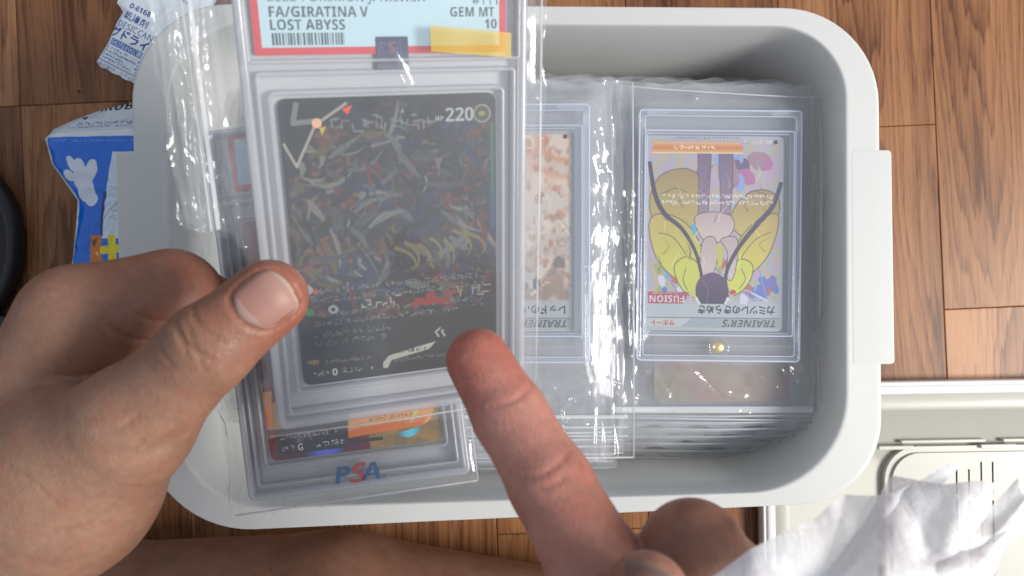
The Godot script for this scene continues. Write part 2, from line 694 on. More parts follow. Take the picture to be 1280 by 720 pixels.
func corners(px: Array, depth: float) -> Array:
	var out := []
	for p in px:
		var v := at(p[0], p[1], depth)
		out.append(Vector2(v.x, v.z))
	return out


func build_box() -> void:
	var o := thing("storage_box")
	tag(o, "off-white plastic storage box with rounded corners holding the bagged cards", "storage box")
	var co := corners([[160, 3], [1099.5, 9.5], [1104, 627], [179, 669]], RIM)
	var ci := corners([[208, 28], [1055, 33], [1056, 612], [224, 637]], RIM)
	var ro := [42.0, 42.0, 37.0, 47.0]
	var ri := [34.0, 31.0, 43.0, 38.0]
	var top := EYE - RIM
	var f := func(k: float, y: float) -> PackedVector3Array:      # 0 the outer edge of the rim, 1 its inner edge
		var r := []
		for i in 4:
			r.append(lerpf(ro[i], ri[i], k))
		return rloop(mixed(co, ci, k), r, y, 14)
	var g := func(by: float, y: float) -> PackedVector3Array:
		var r := []
		for i in 4:
			r.append(maxf(ri[i] - by * 0.5, 6.0))
		return rloop(grown(ci, -by), r, y, 14)
	var loops := [g.call(13.0, 2.0), g.call(9.0, 3.0), g.call(-3.0, top - 6.0), f.call(0.07, top - 9.0), f.call(0.0, top - 9.0), f.call(0.0, top - 1.6), f.call(0.015, top - 0.7), f.call(0.05, top - 0.15), f.call(0.09, top),
		f.call(0.13, top), f.call(0.86, top), f.call(0.91, top + 0.05), f.call(0.95, top - 0.25), f.call(0.985, top - 0.9), f.call(1.0, top - 1.8), g.call(0.12, top - 3.0), g.call(0.5, top - 8.0), g.call(2.0, top - 26.0), g.call(10.0, 14.0), g.call(12.5, 7.5), g.call(16.5, 5.0), g.call(22.0, 4.4), g.call(30.0, 4.3)]
	part("body", loft(loops, true, true), M.white, o)
	# the grip flanges, a hair proud of the rim, one on either side
	for side in [[[1064, 187.5], [1114.5, 187.5], [1118.5, 455], [1066, 456]], [[144.5, 190], [200, 189], [207, 457], [152, 457]]]:
		part("grip", plate(corners(side, RIM), 1.6, top - 7.0, top + 0.06, 0.3), M.white, o)


# ---------------------------------------------------------------- the box's lid, lying beside it
func build_lid() -> void:
	var corner := at(951, 480, 450)
	var o := thing("box_lid", Vector3(corner.x, 0, corner.z), 0.9)
	tag(o, "beige plastic box lid lying on the floor under the crumpled bag", "lid")
	var w := 336.0
	var h := 222.0
	var f := func(by: float, y: float, r: float) -> PackedVector3Array:
		return rloop(rect(by, by, w - by, h - by), [r, r, r, r], y, 8)
	part("bead", loft([f.call(0.4, 0.3, 14.0), f.call(0.0, 1.0, 14.0), f.call(0.0, 9.2, 14.0), f.call(0.5, 10.0, 13.5), f.call(1.6, 10.2, 12.5), f.call(1.7, 9.2, 12.4), f.call(2.2, 9.2, 12.0), f.call(2.3, 10.4, 12.0),
		f.call(3.0, 11.0, 11.5), f.call(6.2, 11.0, 8.5), f.call(7.0, 10.4, 8.0), f.call(7.2, 6.5, 8.0)], true, false), M.lid_bead, o)
	part("tray", loft([f.call(7.0, 6.0, 8.0), f.call(7.0, 7.6, 8.0), f.call(15.0, 7.6, 7.0), f.call(16.2, 7.2, 7.0), f.call(17.0, 5.6, 6.5), f.call(18.0, 5.2, 6.5), f.call(33.5, 5.2, 6.0), f.call(36.0, 4.6, 6.0)], true, true), M.lid, o)
	# the raised panel with its slots is cut as one solid
	var pn := CSGCombiner3D.new()
	pn.name = "panel"
	o.add_child(pn)
	var pc := rloop(rect(70.0, 37.0, w - 42.0, h - 36.0), [19.0, 19.0, 19.0, 19.0], 0.0, 8)
	var pi := rloop(rect(73.5, 40.5, w - 45.5, h - 39.5), [16.0, 16.0, 16.0, 16.0], 0.0, 8)
	for a in [[pc, 4.0, 9.6], [pi, 4.2, 11.2]]:
		var pg := CSGPolygon3D.new()
		pg.name = "slab"
		var poly := PackedVector2Array()
		for v in a[0]:
			poly.append(Vector2(v.x, -v.z) * MM)
		pg.polygon = poly
		pg.depth = (a[2] - a[1]) * MM
		pg.rotation_degrees.x = -90
		pg.position.y = a[2] * MM
		pg.material = M.lid
		pn.add_child(pg, true)
	# slots in pairs of rows, found from where the photograph shows them
	for x in [110.0, 117.0, 124.0, 130.5, 156.5, 163.0]:
		for row in [[46.0, 64.0], [68.0, 92.0], [96.0, 120.0], [124.0, 146.0]]:
			if x < 118.0 and row[0] < 50.0:
				row = [50.0, 64.0]
			var cut := CSGBox3D.new()
			cut.name = "slot"
			cut.operation = CSGShape3D.OPERATION_SUBTRACTION
			cut.size = Vector3(1.0, 5.0, row[1] - row[0]) * MM
			cut.position = Vector3(x, 10.5, (row[0] + row[1]) / 2) * MM
			cut.material = M.slot
			pn.add_child(cut, true)
	# clips along the panel's upper edge
	for c in [[80.0, 104.0], [138.0, 162.0], [196.0, 220.0]]:
		part("clip", plate(rect(c[0], 33.6, c[1] + 24.0, 35.2), 0.4, 5.2, 9.4, 0.3, 2), M.lid, o)
		part("clip", plate(rect(c[0] - 14.0, 36.2, c[0] + 6.0, 38.4), 0.4, 9.4, 11.6, 0.3, 2), M.lid, o)


# ---------------------------------------------------------------- sachet, pouch and black things on the floor
# a filled packet: outline in mm (clockwise from above), thickest in the middle, its print mapped over its own length and width
func packet(outline: PackedVector3Array, thick: float, box: Rect2, seed_: int, crumple: float) -> ArrayMesh:
	var st := SurfaceTool.new()
	st.begin(Mesh.PRIMITIVE_TRIANGLES)
	st.set_smooth_group(0)
	var n1 := noise(seed_, 0.06, FastNoiseLite.TYPE_SIMPLEX_SMOOTH, 3, true)
	var n := outline.size()
	var mid := Vector3.ZERO
	for p in outline:
		mid += p
	mid /= n
	var loops := []
	for e in [0, 1]:
		for q in 13:
			var t := q / 12.0 if e == 0 else 1.0 - q / 12.0
			if e == 0:
				t = 1.0 - (1.0 - t) * 1.0
			var l := []
			for p in outline:
				var v := mid.lerp(p, t)
				var k := 1.0 - pow(t, 4.0)
				v.y = 0.6 + (thick if e == 1 else -0.45) * k * (0.75 if e == 1 else 1.0)
				if e == 1:
					v.y += n1.get_noise_2d(v.x, v.z) * crumple * minf(1.0, (1.0 - t) * 12.0 + 0.25)
					v.y = maxf(v.y, 0.4)
				l.append(v)
			loops.append(l)
	var add := func(p: Vector3) -> void:
		st.set_uv(Vector2((p.x - box.position.x) / box.size.x, (p.z - box.position.y) / box.size.y))
		st.add_vertex(p * MM)
	for i in loops.size() - 1:
		for k in n:
			var l := (k + 1) % n
			for p in [loops[i][k], loops[i][l], loops[i + 1][l], loops[i][k], loops[i + 1][l], loops[i + 1][k]]:
				add.call(p)
	st.generate_normals()
	return st.commit()


func outline_of(pts: Array, step := 2.5) -> PackedVector3Array:
	var out := PackedVector3Array()
	for i in pts.size():
		var a: Vector2 = pts[i]
		var b: Vector2 = pts[(i + 1) % pts.size()]
		var c := maxi(1, int((b - a).length() / step))
		for k in c:
			var q := a.lerp(b, float(k) / c)
			out.append(Vector3(q.x, 0, q.y))
	return out


func build_floor_things() -> void:
	var r := RandomNumberGenerator.new()
	r.seed = 77
	var blue := Color(0.10, 0.20, 0.55)
	# small white desiccant sachet: its lower left corner at the spot the photograph shows, turned about 27 degrees
	var p := at(115.5, 77, 456)
	var o := thing("desiccant_sachet", p * Vector3(1, 0, 1), -27.0)
	tag(o, "small white desiccant sachet with blue print lying behind the storage box", "sachet")
	var im := picture(460, 720, Color(0.90, 0.93, 0.96))
	var id := Transform2D.IDENTITY
	var put := func(x: float, y: float) -> Transform2D: return Transform2D(0, Vector2(x, y))
	for k in 4:
		fine_print(im, put.call(50, 60 + k * 34), 300, 22, blue, r, 3)
	write(im, "0-6168", put.call(50, 330), 44, blue, true)
	kana(im, "乾燥剤", put.call(40, 400), 52, 5, blue)
	write(im, "DESICCANT", put.call(30, 452), 50, blue)
	kana(im, "キングドライ", put.call(-120, 520), 62, 9, blue)
	fill_poly(im, PackedVector2Array([Vector2(40, 530), Vector2(240, 530), Vector2(240, 568), Vector2(40, 568)]), blue)
	fill_poly(im, PackedVector2Array([Vector2(44, 534), Vector2(236, 534), Vector2(236, 564), Vector2(44, 564)]), Color(0.72, 0.80, 0.92))
	write(im, "CAUTION", put.call(54, 562), 36, blue, true)
	for k in 4:
		fine_print(im, put.call(30, 592 + k * 22), 130 + 60 * (k % 2), 13, blue, r, 3)
		fine_print(im, put.call(230, 596 + k * 22), 120 - 20 * (k % 2), 13, blue, r, 3)
	fill_poly(im, PackedVector2Array([Vector2(0, 672), Vector2(460, 672), Vector2(460, 676), Vector2(0, 676)]), blue)
	fine_print(im, put.call(10, 704), 430, 16, Color(0.35, 0.42, 0.65), r, 3)
	var sp := []
	for k in 12:                                   # the crimped lower edge is jagged
		sp.append(Vector2(46.0 - 46.0 * k / 12.0, 0.0 + (0.7 if k % 2 else 0.0)))
	var pts := [Vector2(0, -70), Vector2(46, -70)] + sp + [Vector2(0, -1), Vector2(1.0, -14), Vector2(0.2, -28), Vector2(0.6, -34), Vector2(-5.0, -37), Vector2(-5.0, -46)]
	part("bag", packet(outline_of(pts), 4.0, Rect2(-1, -70, 47, 71), 4, 1.1), printed(im, 0.35), o)
	# blue printed pouch
	var q := at(52, 172, 456)
	var pouch := thing("printed_pouch", q * Vector3(1, 0, 1))
	tag(pouch, "blue and white printed pouch lying left of the storage box", "pouch")
	var k2 := 456.0 / FOCAL
	var poly := []
	for v in [[52, 172], [63, 160], [92, 147], [125, 135], [165, 126], [215, 118], [228, 170], [228, 360], [86, 362], [84, 335], [87, 322], [91, 280], [93, 250], [83, 236], [60, 203]]:
		poly.append(Vector2(v[0] - 52, v[1] - 172) * k2)
	var box := Rect2(0, -25, 82, 115)
	var pi := picture(656, 920, Color(0.86, 0.88, 0.90))
	var uv := func(x: float, y: float) -> Vector2: return (Vector2(x - 52, y - 172) * k2 - box.position) * 8.0
	var area_ := func(a: Array, c: Color) -> void:
		var pv := PackedVector2Array()
		for v in a:
			pv.append(uv.call(v[0], v[1]))
		fill_poly(pi, pv, c)
	area_.call([[40, 110], [240, 110], [240, 160], [40, 168]], Color(0.80, 0.82, 0.84))
	area_.call([[40, 167], [240, 158], [240, 166], [40, 171]], Color(0.88, 0.89, 0.91))
	area_.call([[56, 171], [240, 169], [240, 400], [89, 400], [89, 330], [94, 282], [96, 249], [87, 235], [63, 203], [56, 176]], Color(0.02, 0.42, 0.85))
	write(pi, "HAKUBA", Transform2D(-0.06, uv.call(101, 139)), 52, Color(0.03, 0.03, 0.04), true, 0.35, 1.35)
	area_.call([[98, 145], [108, 144], [103, 149]], Color(0.15, 0.20, 0.40))
	fine_print(pi, Transform2D(-0.03, uv.call(108, 147)), 60, 12, Color(0.5, 0.55, 0.65), r, 2)
	fine_print(pi, Transform2D(-0.03, uv.call(92, 156)), 420, 16, Color(0.25, 0.32, 0.55), r, 3)
	fine_print(pi, Transform2D(-0.03, uv.call(82, 160)), 460, 10, Color(0.35, 0.42, 0.65), r, 2)
	fine_print(pi, Transform2D(0.0, uv.call(66, 176)), 60, 9, Color(0.55, 0.65, 0.85), r, 2)
	fine_print(pi, Transform2D(0.0, uv.call(90, 177)), 420, 11, Color(0.50, 0.62, 0.85), r, 2)
	# white splash shape with rounded lobes
	for d in [[90, 205, 5, 12, -0.55], [100, 212, 8, 15, -0.25], [115, 213, 8, 14, 0.25], [86, 219, 6, 9, -0.9], [104, 224, 13, 14, 0.0], [108, 238, 12, 15, -0.2], [115, 249, 8, 9, 0.3]]:
		var rx: float = d[2] * k2 * 8.0
		var ry: float = d[3] * k2 * 8.0
		disc(pi, uv.call(d[0], d[1]), rx, ry, Color(0.84, 0.87, 0.92), d[4])
	area_.call([[142, 190], [240, 190], [240, 298], [126, 298], [132, 262], [136, 226]], Color(0.82, 0.88, 0.93))
	area_.call([[130, 240], [133, 240], [129, 296], [126, 296]], Color(0.15, 0.14, 0.45))
	for j in 5:
		fine_print(pi, Transform2D(0.0, uv.call(137, 238 + j * 9)), 90, 18, Color(0.45, 0.55, 0.75), r, 2)
	area_.call([[113, 294], [128, 294], [127, 318], [131, 340], [108, 340], [114, 316]], Color(0.80, 0.45, 0.10))
	area_.call([[114, 302], [122, 297], [119, 310]], Color(0.45, 0.22, 0.06))
	area_.call([[120, 316], [124, 314], [123, 322]], Color(0.95, 0.80, 0.20))
	area_.call([[136, 294], [146, 294], [146, 306], [165, 304], [165, 314], [146, 316], [145, 340], [134, 340], [136, 317], [126, 318], [127, 308], [136, 307]], Color(0.92, 0.85, 0.05))
	part("bag", packet(outline_of(poly), 6.0, box, 9, 1.5), printed(pi, 0.22, 0.6), pouch)
	# round black thing at the left edge
	var c := at(-113, 305, 448)
	var dish := thing("black_dish", c * Vector3(1, 0, 1))
	tag(dish, "round black dish with grey inside at the left edge above the hand", "dish")
	part("rim", lathe([Vector2(52, 0), Vector2(58, 0.4), Vector2(60.6, 3), Vector2(61, 10), Vector2(60, 13), Vector2(58, 14), Vector2(55.5, 13.4), Vector2(54.4, 12), Vector2(54, 6)]), M.black, dish)
	part("inside", lathe([Vector2(54.5, 4.4), Vector2(54.5, 6.4), Vector2(48, 5.6), Vector2(20, 5.2)]), M.dark_grey, dish)
	var c2 := at(-40, 430, 450)
	var box_ := part("black_case", plate(rect(-28, -19, 23.5, 20), 4.0, 0.0, 10.0, 1.5), M.black)
	box_.position = c2 * Vector3(1, 0, 1) * MM
	box_.rotation_degrees.y = -9
	tag(box_, "black plastic case peeking out beside the forearm at the left edge", "case")
	var cr := part("crumb", plate(rect(-0.7, -0.5, 0.6, 0.6), 0.4, 0.0, 0.8, 0.25, 2), M.crumb)
	cr.position = at(98.5, 114, 459.5) * Vector3(1, 0, 1) * MM
	tag(cr, "tiny dark crumb on the floor left of the desiccant sachet", "crumb")


# ---------------------------------------------------------------- print on the cards (plain abstract stand-ins for the artwork)
func text_row(im: Image, x: float, y: float, length: float, size: float, col: Color, r: RandomNumberGenerator, w := 1.5) -> void:
	fine_print(im, Transform2D(0, Vector2(x, y)), length, size, col, r, w)


func flow_strokes(im: Image, r: RandomNumberGenerator, count: int, area_: Rect2, cols: Array, lo: float, hi: float, w: float) -> void:
	var n := noise(r.randi() % 1000, 0.006)
	for i in count:
		var p := area_.position + Vector2(r.randf(), r.randf()) * area_.size
		var a := r.randf() * TAU
		var pts := [p]
		for k in int(r.randf_range(lo, hi)):
			a += n.get_noise_2d(p.x, p.y) * 0.9 + r.randf_range(-0.2, 0.2)
			p += Vector2.from_angle(a) * 7.0
			pts.append(p)
		stroke(im, pts, w * r.randf_range(0.5, 1.4), cols[r.randi() % cols.size()])


# a smooth line through points
func curve(p: Array, closed: bool) -> Array:
	var n := p.size()
	var out := []
	for i in (n if closed else n - 1):
		var a: Vector2 = p[(i + n - 1) % n] if closed else p[maxi(i - 1, 0)]
		var b: Vector2 = p[i]
		var c: Vector2 = p[(i + 1) % n]
		var d: Vector2 = p[(i + 2) % n] if closed else p[mini(i + 2, n - 1)]
		for k in 7:
			out.append(b.cubic_interpolate(c, a, d, k / 7.0))
	if not closed:
		out.append(p[n - 1])
	return out


# a printed area that runs from one colour at its upper end to another at its lower end
func fade_poly(im: Image, pts: PackedVector2Array, top: Color, low: Color) -> void:
	var lo := 1e9
	var hi := -1e9
	for p in pts:
		lo = minf(lo, p.y)
		hi = maxf(hi, p.y)
	var strips := 10
	for k in strips:
		var y0 := lerpf(lo, hi, float(k) / strips)
		var y1 := lerpf(lo, hi, float(k + 1) / strips)
		var band := PackedVector2Array([Vector2(-50, y0), Vector2(2000, y0), Vector2(2000, y1), Vector2(-50, y1)])
		for q in Geometry2D.intersect_polygons(pts, band):
			fill_poly(im, q, top.lerp(low, (k + 0.5) / strips))


# an uneven rounded patch of colour
func blot(im: Image, c: Vector2, radius: float, r: RandomNumberGenerator, col: Color) -> void:
	var a := r.randf() * TAU
	var b := r.randf() * TAU
	var e := r.randf_range(0.8, 1.25)
	var pts := PackedVector2Array()
	for k in 28:
		var t := TAU * k / 28
		var q := radius * (1.0 + 0.14 * sin(2.0 * t + a) + 0.09 * sin(3.0 * t + b) + 0.05 * sin(7.0 * t + a))
		pts.append(c + Vector2(cos(t) * q * e, sin(t) * q / e))
	fill_poly(im, pts, col)


# stronger print: colours pushed away from grey and from the middle
func vivid(im: Image, con: float, sat: float, mid: float) -> Image:
	im.adjust_bcs(1.0, 1.0, sat)
	for y in im.get_height():
		for x in im.get_width():
			var c := im.get_pixel(x, y)
			im.set_pixel(x, y, Color(clampf((c.r - mid) * con + mid, 0, 1), clampf((c.g - mid) * con + mid, 0, 1), clampf((c.b - mid) * con + mid, 0, 1)))
	return im


func dark_card_picture() -> Image:
	var w := 504
	var h := 704
	var r := RandomNumberGenerator.new()
	r.seed = 404
	var im := picture(w, h, Color(0.115, 0.115, 0.125))
	var n1 := noise(51, 0.009)
	var n2 := noise(52, 0.02)
	var n3 := noise(53, 0.013)
	for y in range(16, 560, 4):
		for x in range(10, w - 8, 4):
			var a := n1.get_noise_2d(x, y * 0.8)
			var b := n2.get_noise_2d(x + y * 0.3, y)
			var c := n3.get_noise_2d(x, y)
			var col := Color(0.10, 0.10, 0.115)
			col = col.lerp(Color(0.10, 0.13, 0.22), clampf(a * 1.6, 0, 0.8))
			col = col.lerp(Color(0.36, 0.11, 0.09), clampf((b - 0.12) * 2.6 * (0.4 + c), 0, 0.8))
			col = col.lerp(Color(0.30, 0.31, 0.30), clampf((c - 0.22) * 2.2, 0, 0.7))
			col = col.lerp(Color(0.05, 0.05, 0.06), clampf(-a * 1.5 + 0.1, 0, 0.75))
			if x < 110 and y > 160:
				col = col.lerp(Color(0.42, 0.27, 0.15), clampf(b * 2.4 + 0.15, 0, 0.6))
			im.fill_rect(Rect2i(x, y, 4, 4), col)
	# smoky folds: noise bent by noise, with pale ridges where it turns
	var wa := noise(54, 0.008)
	var wb := noise(55, 0.008)
	var rid := noise(56, 0.013, FastNoiseLite.TYPE_SIMPLEX_SMOOTH, 3, true)
	var hue := noise(57, 0.010)
	for y in range(60, 600, 3):
		for x in range(8, w - 6, 3):
			var u := x + wa.get_noise_2d(x, y) * 90.0
			var v := y + wb.get_noise_2d(x, y) * 90.0
			var q := rid.get_noise_2d(u, v * 0.7)
			var t := hue.get_noise_2d(x + v * 0.3, y)
			var col := im.get_pixel(x, y).lerp(Color(0.075, 0.075, 0.085), 0.45)
			col = col.lerp(Color(0.36, 0.36, 0.36), clampf((q - 0.45) * 1.7, 0.0, 0.75))
			if t > 0.12:
				col = col.lerp(Color(0.42, 0.15, 0.12), clampf((t - 0.12) * 2.2, 0, 0.5) * clampf(q + 0.5, 0, 1))
			elif t < -0.16:
				col = col.lerp(Color(0.12, 0.16, 0.30), clampf((-0.16 - t) * 2.4, 0, 0.55))
			if x < 190:
				col = col.lerp(Color(0.44, 0.36, 0.20), clampf((q - 0.35) * 1.2, 0.0, 0.5) * (1.0 - x / 190.0))
			im.fill_rect(Rect2i(x, y, 3, 3), col)
	# long tapering swooshes, most of them slanting the same way
	var tones := [Color(0.30, 0.31, 0.31), Color(0.055, 0.055, 0.065), Color(0.055, 0.055, 0.065), Color(0.09, 0.09, 0.10), Color(0.20, 0.20, 0.22), Color(0.36, 0.36, 0.34), Color(0.29, 0.11, 0.09), Color(0.28, 0.24, 0.13), Color(0.10, 0.13, 0.22), Color(0.26, 0.27, 0.28)]
	for k in 170:
		var p := Vector2(r.randf_range(20, 470), r.randf_range(70, 470))
		var a := deg_to_rad(r.randf_range(15, 75) if r.randf() < 0.75 else r.randf_range(-70, 10))
		var bend := r.randf_range(-0.45, 0.45)
		var length := r.randf_range(12, 34)
		var pts := [p]
		for q in 3:
			a += bend
			p += Vector2.from_angle(a) * length
			pts.append(p)
		var line := curve(pts, false)
		var wide := r.randf_range(5, 22) if k < 130 else r.randf_range(2.5, 5)
		var tone: Color = tones[r.randi() % tones.size()]
		for q in line.size() - 1:
			stroke(im, [line[q], line[q + 1]], wide * (1.0 - absf(2.0 * q / line.size() - 0.8) * 0.7), tone)
	for k in 6:
		text_row(im, 110 + k * 38, 70 + (k % 2) * 8, 34, 30, Color(0.36, 0.37, 0.38), r, 5)
	im.resize(202, 282, Image.INTERPOLATE_BILINEAR)
	im.resize(w, h, Image.INTERPOLATE_CUBIC)
	for i in 12:
		disc(im, Vector2(r.randf_range(40, 260), r.randf_range(180, 480)), r.randf_range(3, 13), r.randf_range(3, 9), [Color(0.33, 0.34, 0.32), Color(0.40, 0.17, 0.12), Color(0.32, 0.28, 0.13), Color(0.20, 0.24, 0.30)][r.randi() % 4], r.randf() * 3)
	for i in 7:                                       # pale hooked streaks low in the picture
		var x := 262.0 + i * 29 + r.randf_range(-9, 9)
		var y := 350.0 + r.randf_range(-22, 18) - i * 3
		var b := r.randf_range(10, 34)
		var hook := curve([Vector2(x - b * 0.6, y), Vector2(x + b * 0.5, y + 18), Vector2(x + b, y + 44), Vector2(x + b * 0.7, y + r.randf_range(54, 72))], false)
		for k in hook.size() - 1:
			stroke(im, [hook[k], hook[k + 1]], 10.0 - 0.32 * k, Color(0.36, 0.34, 0.19))
	flow_strokes(im, r, 4, Rect2(130, 380, 160, 60), [Color(0.36, 0.37, 0.38)], 2, 4, 7)
	im.resize(168, 235, Image.INTERPOLATE_BILINEAR)
	im.resize(w, h, Image.INTERPOLATE_CUBIC)
	# upper corner marks and figures
	fill_poly(im, PackedVector2Array([Vector2(16, 12), Vector2(140, 12), Vector2(96, 50), Vector2(24, 160), Vector2(8, 120)]), Color(0.075, 0.075, 0.08))
	stroke(im, [Vector2(6, 100), Vector2(30, 152), Vector2(78, 60), Vector2(150, 14)], 7, Color(0.52, 0.50, 0.48))
	stroke(im, [Vector2(40, 12), Vector2(30, 54), Vector2(86, 50)], 12, Color(0.38, 0.39, 0.385))
	disc(im, Vector2(82, 56), 11, 11, Color(0.75, 0.60, 0.52))
	fill_poly(im, PackedVector2Array([Vector2(86, 66), Vector2(102, 64), Vector2(92, 84)]), Color(0.60, 0.55, 0.18))
	fill_poly(im, PackedVector2Array([Vector2(140, 26), Vector2(164, 18), Vector2(152, 40)]), Color(0.72, 0.25, 0.18))
	write(im, "HP", Transform2D(0, Vector2(356, 62)), 16, Color(0.6, 0.6, 0.6), true)
	write(im, "220", Transform2D(0, Vector2(380, 64)), 44, Color(0.56, 0.57, 0.56), true)
	disc(im, Vector2(470, 48), 22, 22, Color(0.46, 0.46, 0.42))
	disc(im, Vector2(470, 48), 18, 18, Color(0.20, 0.20, 0.17))
	disc(im, Vector2(470, 48), 9, 6, Color(0.45, 0.42, 0.20))
	# rules text
	fill_poly(im, PackedVector2Array([Vector2(0, 545), Vector2(w, 538), Vector2(w, h), Vector2(0, h)]), Color(0.105, 0.105, 0.11))
	for y in [462, 486, 524, 548, 578, 600]:
		text_row(im, 34, y, 430 if y < 570 else 180, 13, Color(0.36, 0.37, 0.37), r, 2.4)
	disc(im, Vector2(30, 452), 12, 12, Color(0.55, 0.56, 0.56))
	disc(im, Vector2(48, 458), 7, 7, Color(0.60, 0.28, 0.16))
	disc(im, Vector2(30, 510), 11, 11, Color(0.20, 0.42, 0.22))
	disc(im, Vector2(86, 508), 12, 12, Color(0.55, 0.56, 0.56))
	disc(im, Vector2(86, 508), 5, 5, Color(0.15, 0.15, 0.16))
	text_row(im, 150, 512, 130, 24, Color(0.50, 0.50, 0.46), r, 4)
	for k in 10:
		disc(im, Vector2(290 + k * 10, 506 + r.randf_range(-12, 12)), r.randf_range(8, 20), r.randf_range(5, 12), Color(0.42, 0.12, 0.08))
	text_row(im, 400, 510, 80, 30, Color(0.45, 0.45, 0.43), r, 4)
	for k in 2:
		stroke(im, [Vector2(352 + k * 16, 590), Vector2(340 + k * 16, 600), Vector2(348 + k * 16, 614)], 5, Color(0.55, 0.56, 0.55))
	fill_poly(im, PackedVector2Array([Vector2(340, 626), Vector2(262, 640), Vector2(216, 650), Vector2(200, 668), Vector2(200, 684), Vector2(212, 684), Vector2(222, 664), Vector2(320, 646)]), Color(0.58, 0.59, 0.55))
	text_row(im, 240, 646, 70, 9, Color(0.12, 0.22, 0.12), r, 2.2)
	text_row(im, 230, 670, 240, 10, Color(0.36, 0.37, 0.36), r, 2)
	text_row(im, 24, 652, 140, 11, Color(0.48, 0.42, 0.36), r, 2)
	disc(im, Vector2(28, 642), 15, 6, Color(0.50, 0.40, 0.26))
	write(im, "0", Transform2D(0, Vector2(72, 686)), 26, Color(0.75, 0.75, 0.74), true)
	text_row(im, 94, 682, 76, 13, Color(0.55, 0.55, 0.55), r, 2.2)
	text_row(im, 26, 682, 36, 12, Color(0.55, 0.55, 0.55), r, 2.2)
	for v in [[430, 590, 70, 54]]:
		disc(im, Vector2(v[0], v[1]), v[2], v[3], Color(0.075, 0.07, 0.075))
	# foil sheen along the right border, painted as a green to blue fade
	for y in range(70, 330, 4):
		im.fill_rect(Rect2i(w - 14, y, 10, 4), Color(0.12, 0.30, 0.24).lerp(Color(0.16, 0.24, 0.40), clampf((y - 180) / 150.0, 0, 1)))
	return im


func label_picture() -> Image:
	var im := picture(710, 210, Color(0.80, 0.20, 0.24))
	im.fill_rect(Rect2i(20, 20, 670, 170), Color(0.72, 0.83, 0.87))
	var ink := Color(0.22, 0.27, 0.29)
	var put := func(x: float, y: float) -> Transform2D: return Transform2D(0, Vector2(x, y))
	write(im, "2022 POKEMON JPN.SWSH", put.call(45, 78), 36, ink)
	write(im, "#111", put.call(610, 78), 36, ink)
	write(im, "FA/GIRATINA V", put.call(46, 111), 37, ink, true, 0, 1.0)
	write(im, "GEM MT", put.call(544, 111), 36, ink, true, 0, 0.95)
	write(im, "LOST ABYSS", put.call(46, 145), 37, ink, true, 0, 1.0)
	write(im, "10", put.call(646, 144), 36, ink, true)
	var r := RandomNumberGenerator.new()
	r.seed = 8
	var x := 48
	while x < 240:
		var w := r.randi_range(2, 6)
		im.fill_rect(Rect2i(x, 152, w, 32), ink)
		x += w + r.randi_range(2, 5)
	return im


func blank_label_picture() -> Image:
	var im := picture(142, 42, Color(0.80, 0.20, 0.24))
	im.fill_rect(Rect2i(4, 4, 134, 34), Color(0.72, 0.83, 0.87))
	return im


func stamp_picture() -> Image:      # the dark foil stamp on the label
	var im := picture(128, 128, Color(0.20, 0.24, 0.36))
	for y in 128:
		im.fill_rect(Rect2i(0, y, 128, 1), Color(0.17, 0.21, 0.36).lerp(Color(0.42, 0.43, 0.47), clampf((y - 40) / 80.0, 0, 1)))
	write(im, "PSA", Transform2D(0, Vector2(6, 62)), 58, Color(0.33, 0.30, 0.40), true, 0.2)
	write(im, "S", Transform2D(0, Vector2(46, 62)), 58, Color(0.52, 0.30, 0.30), true, 0.2)
	return im


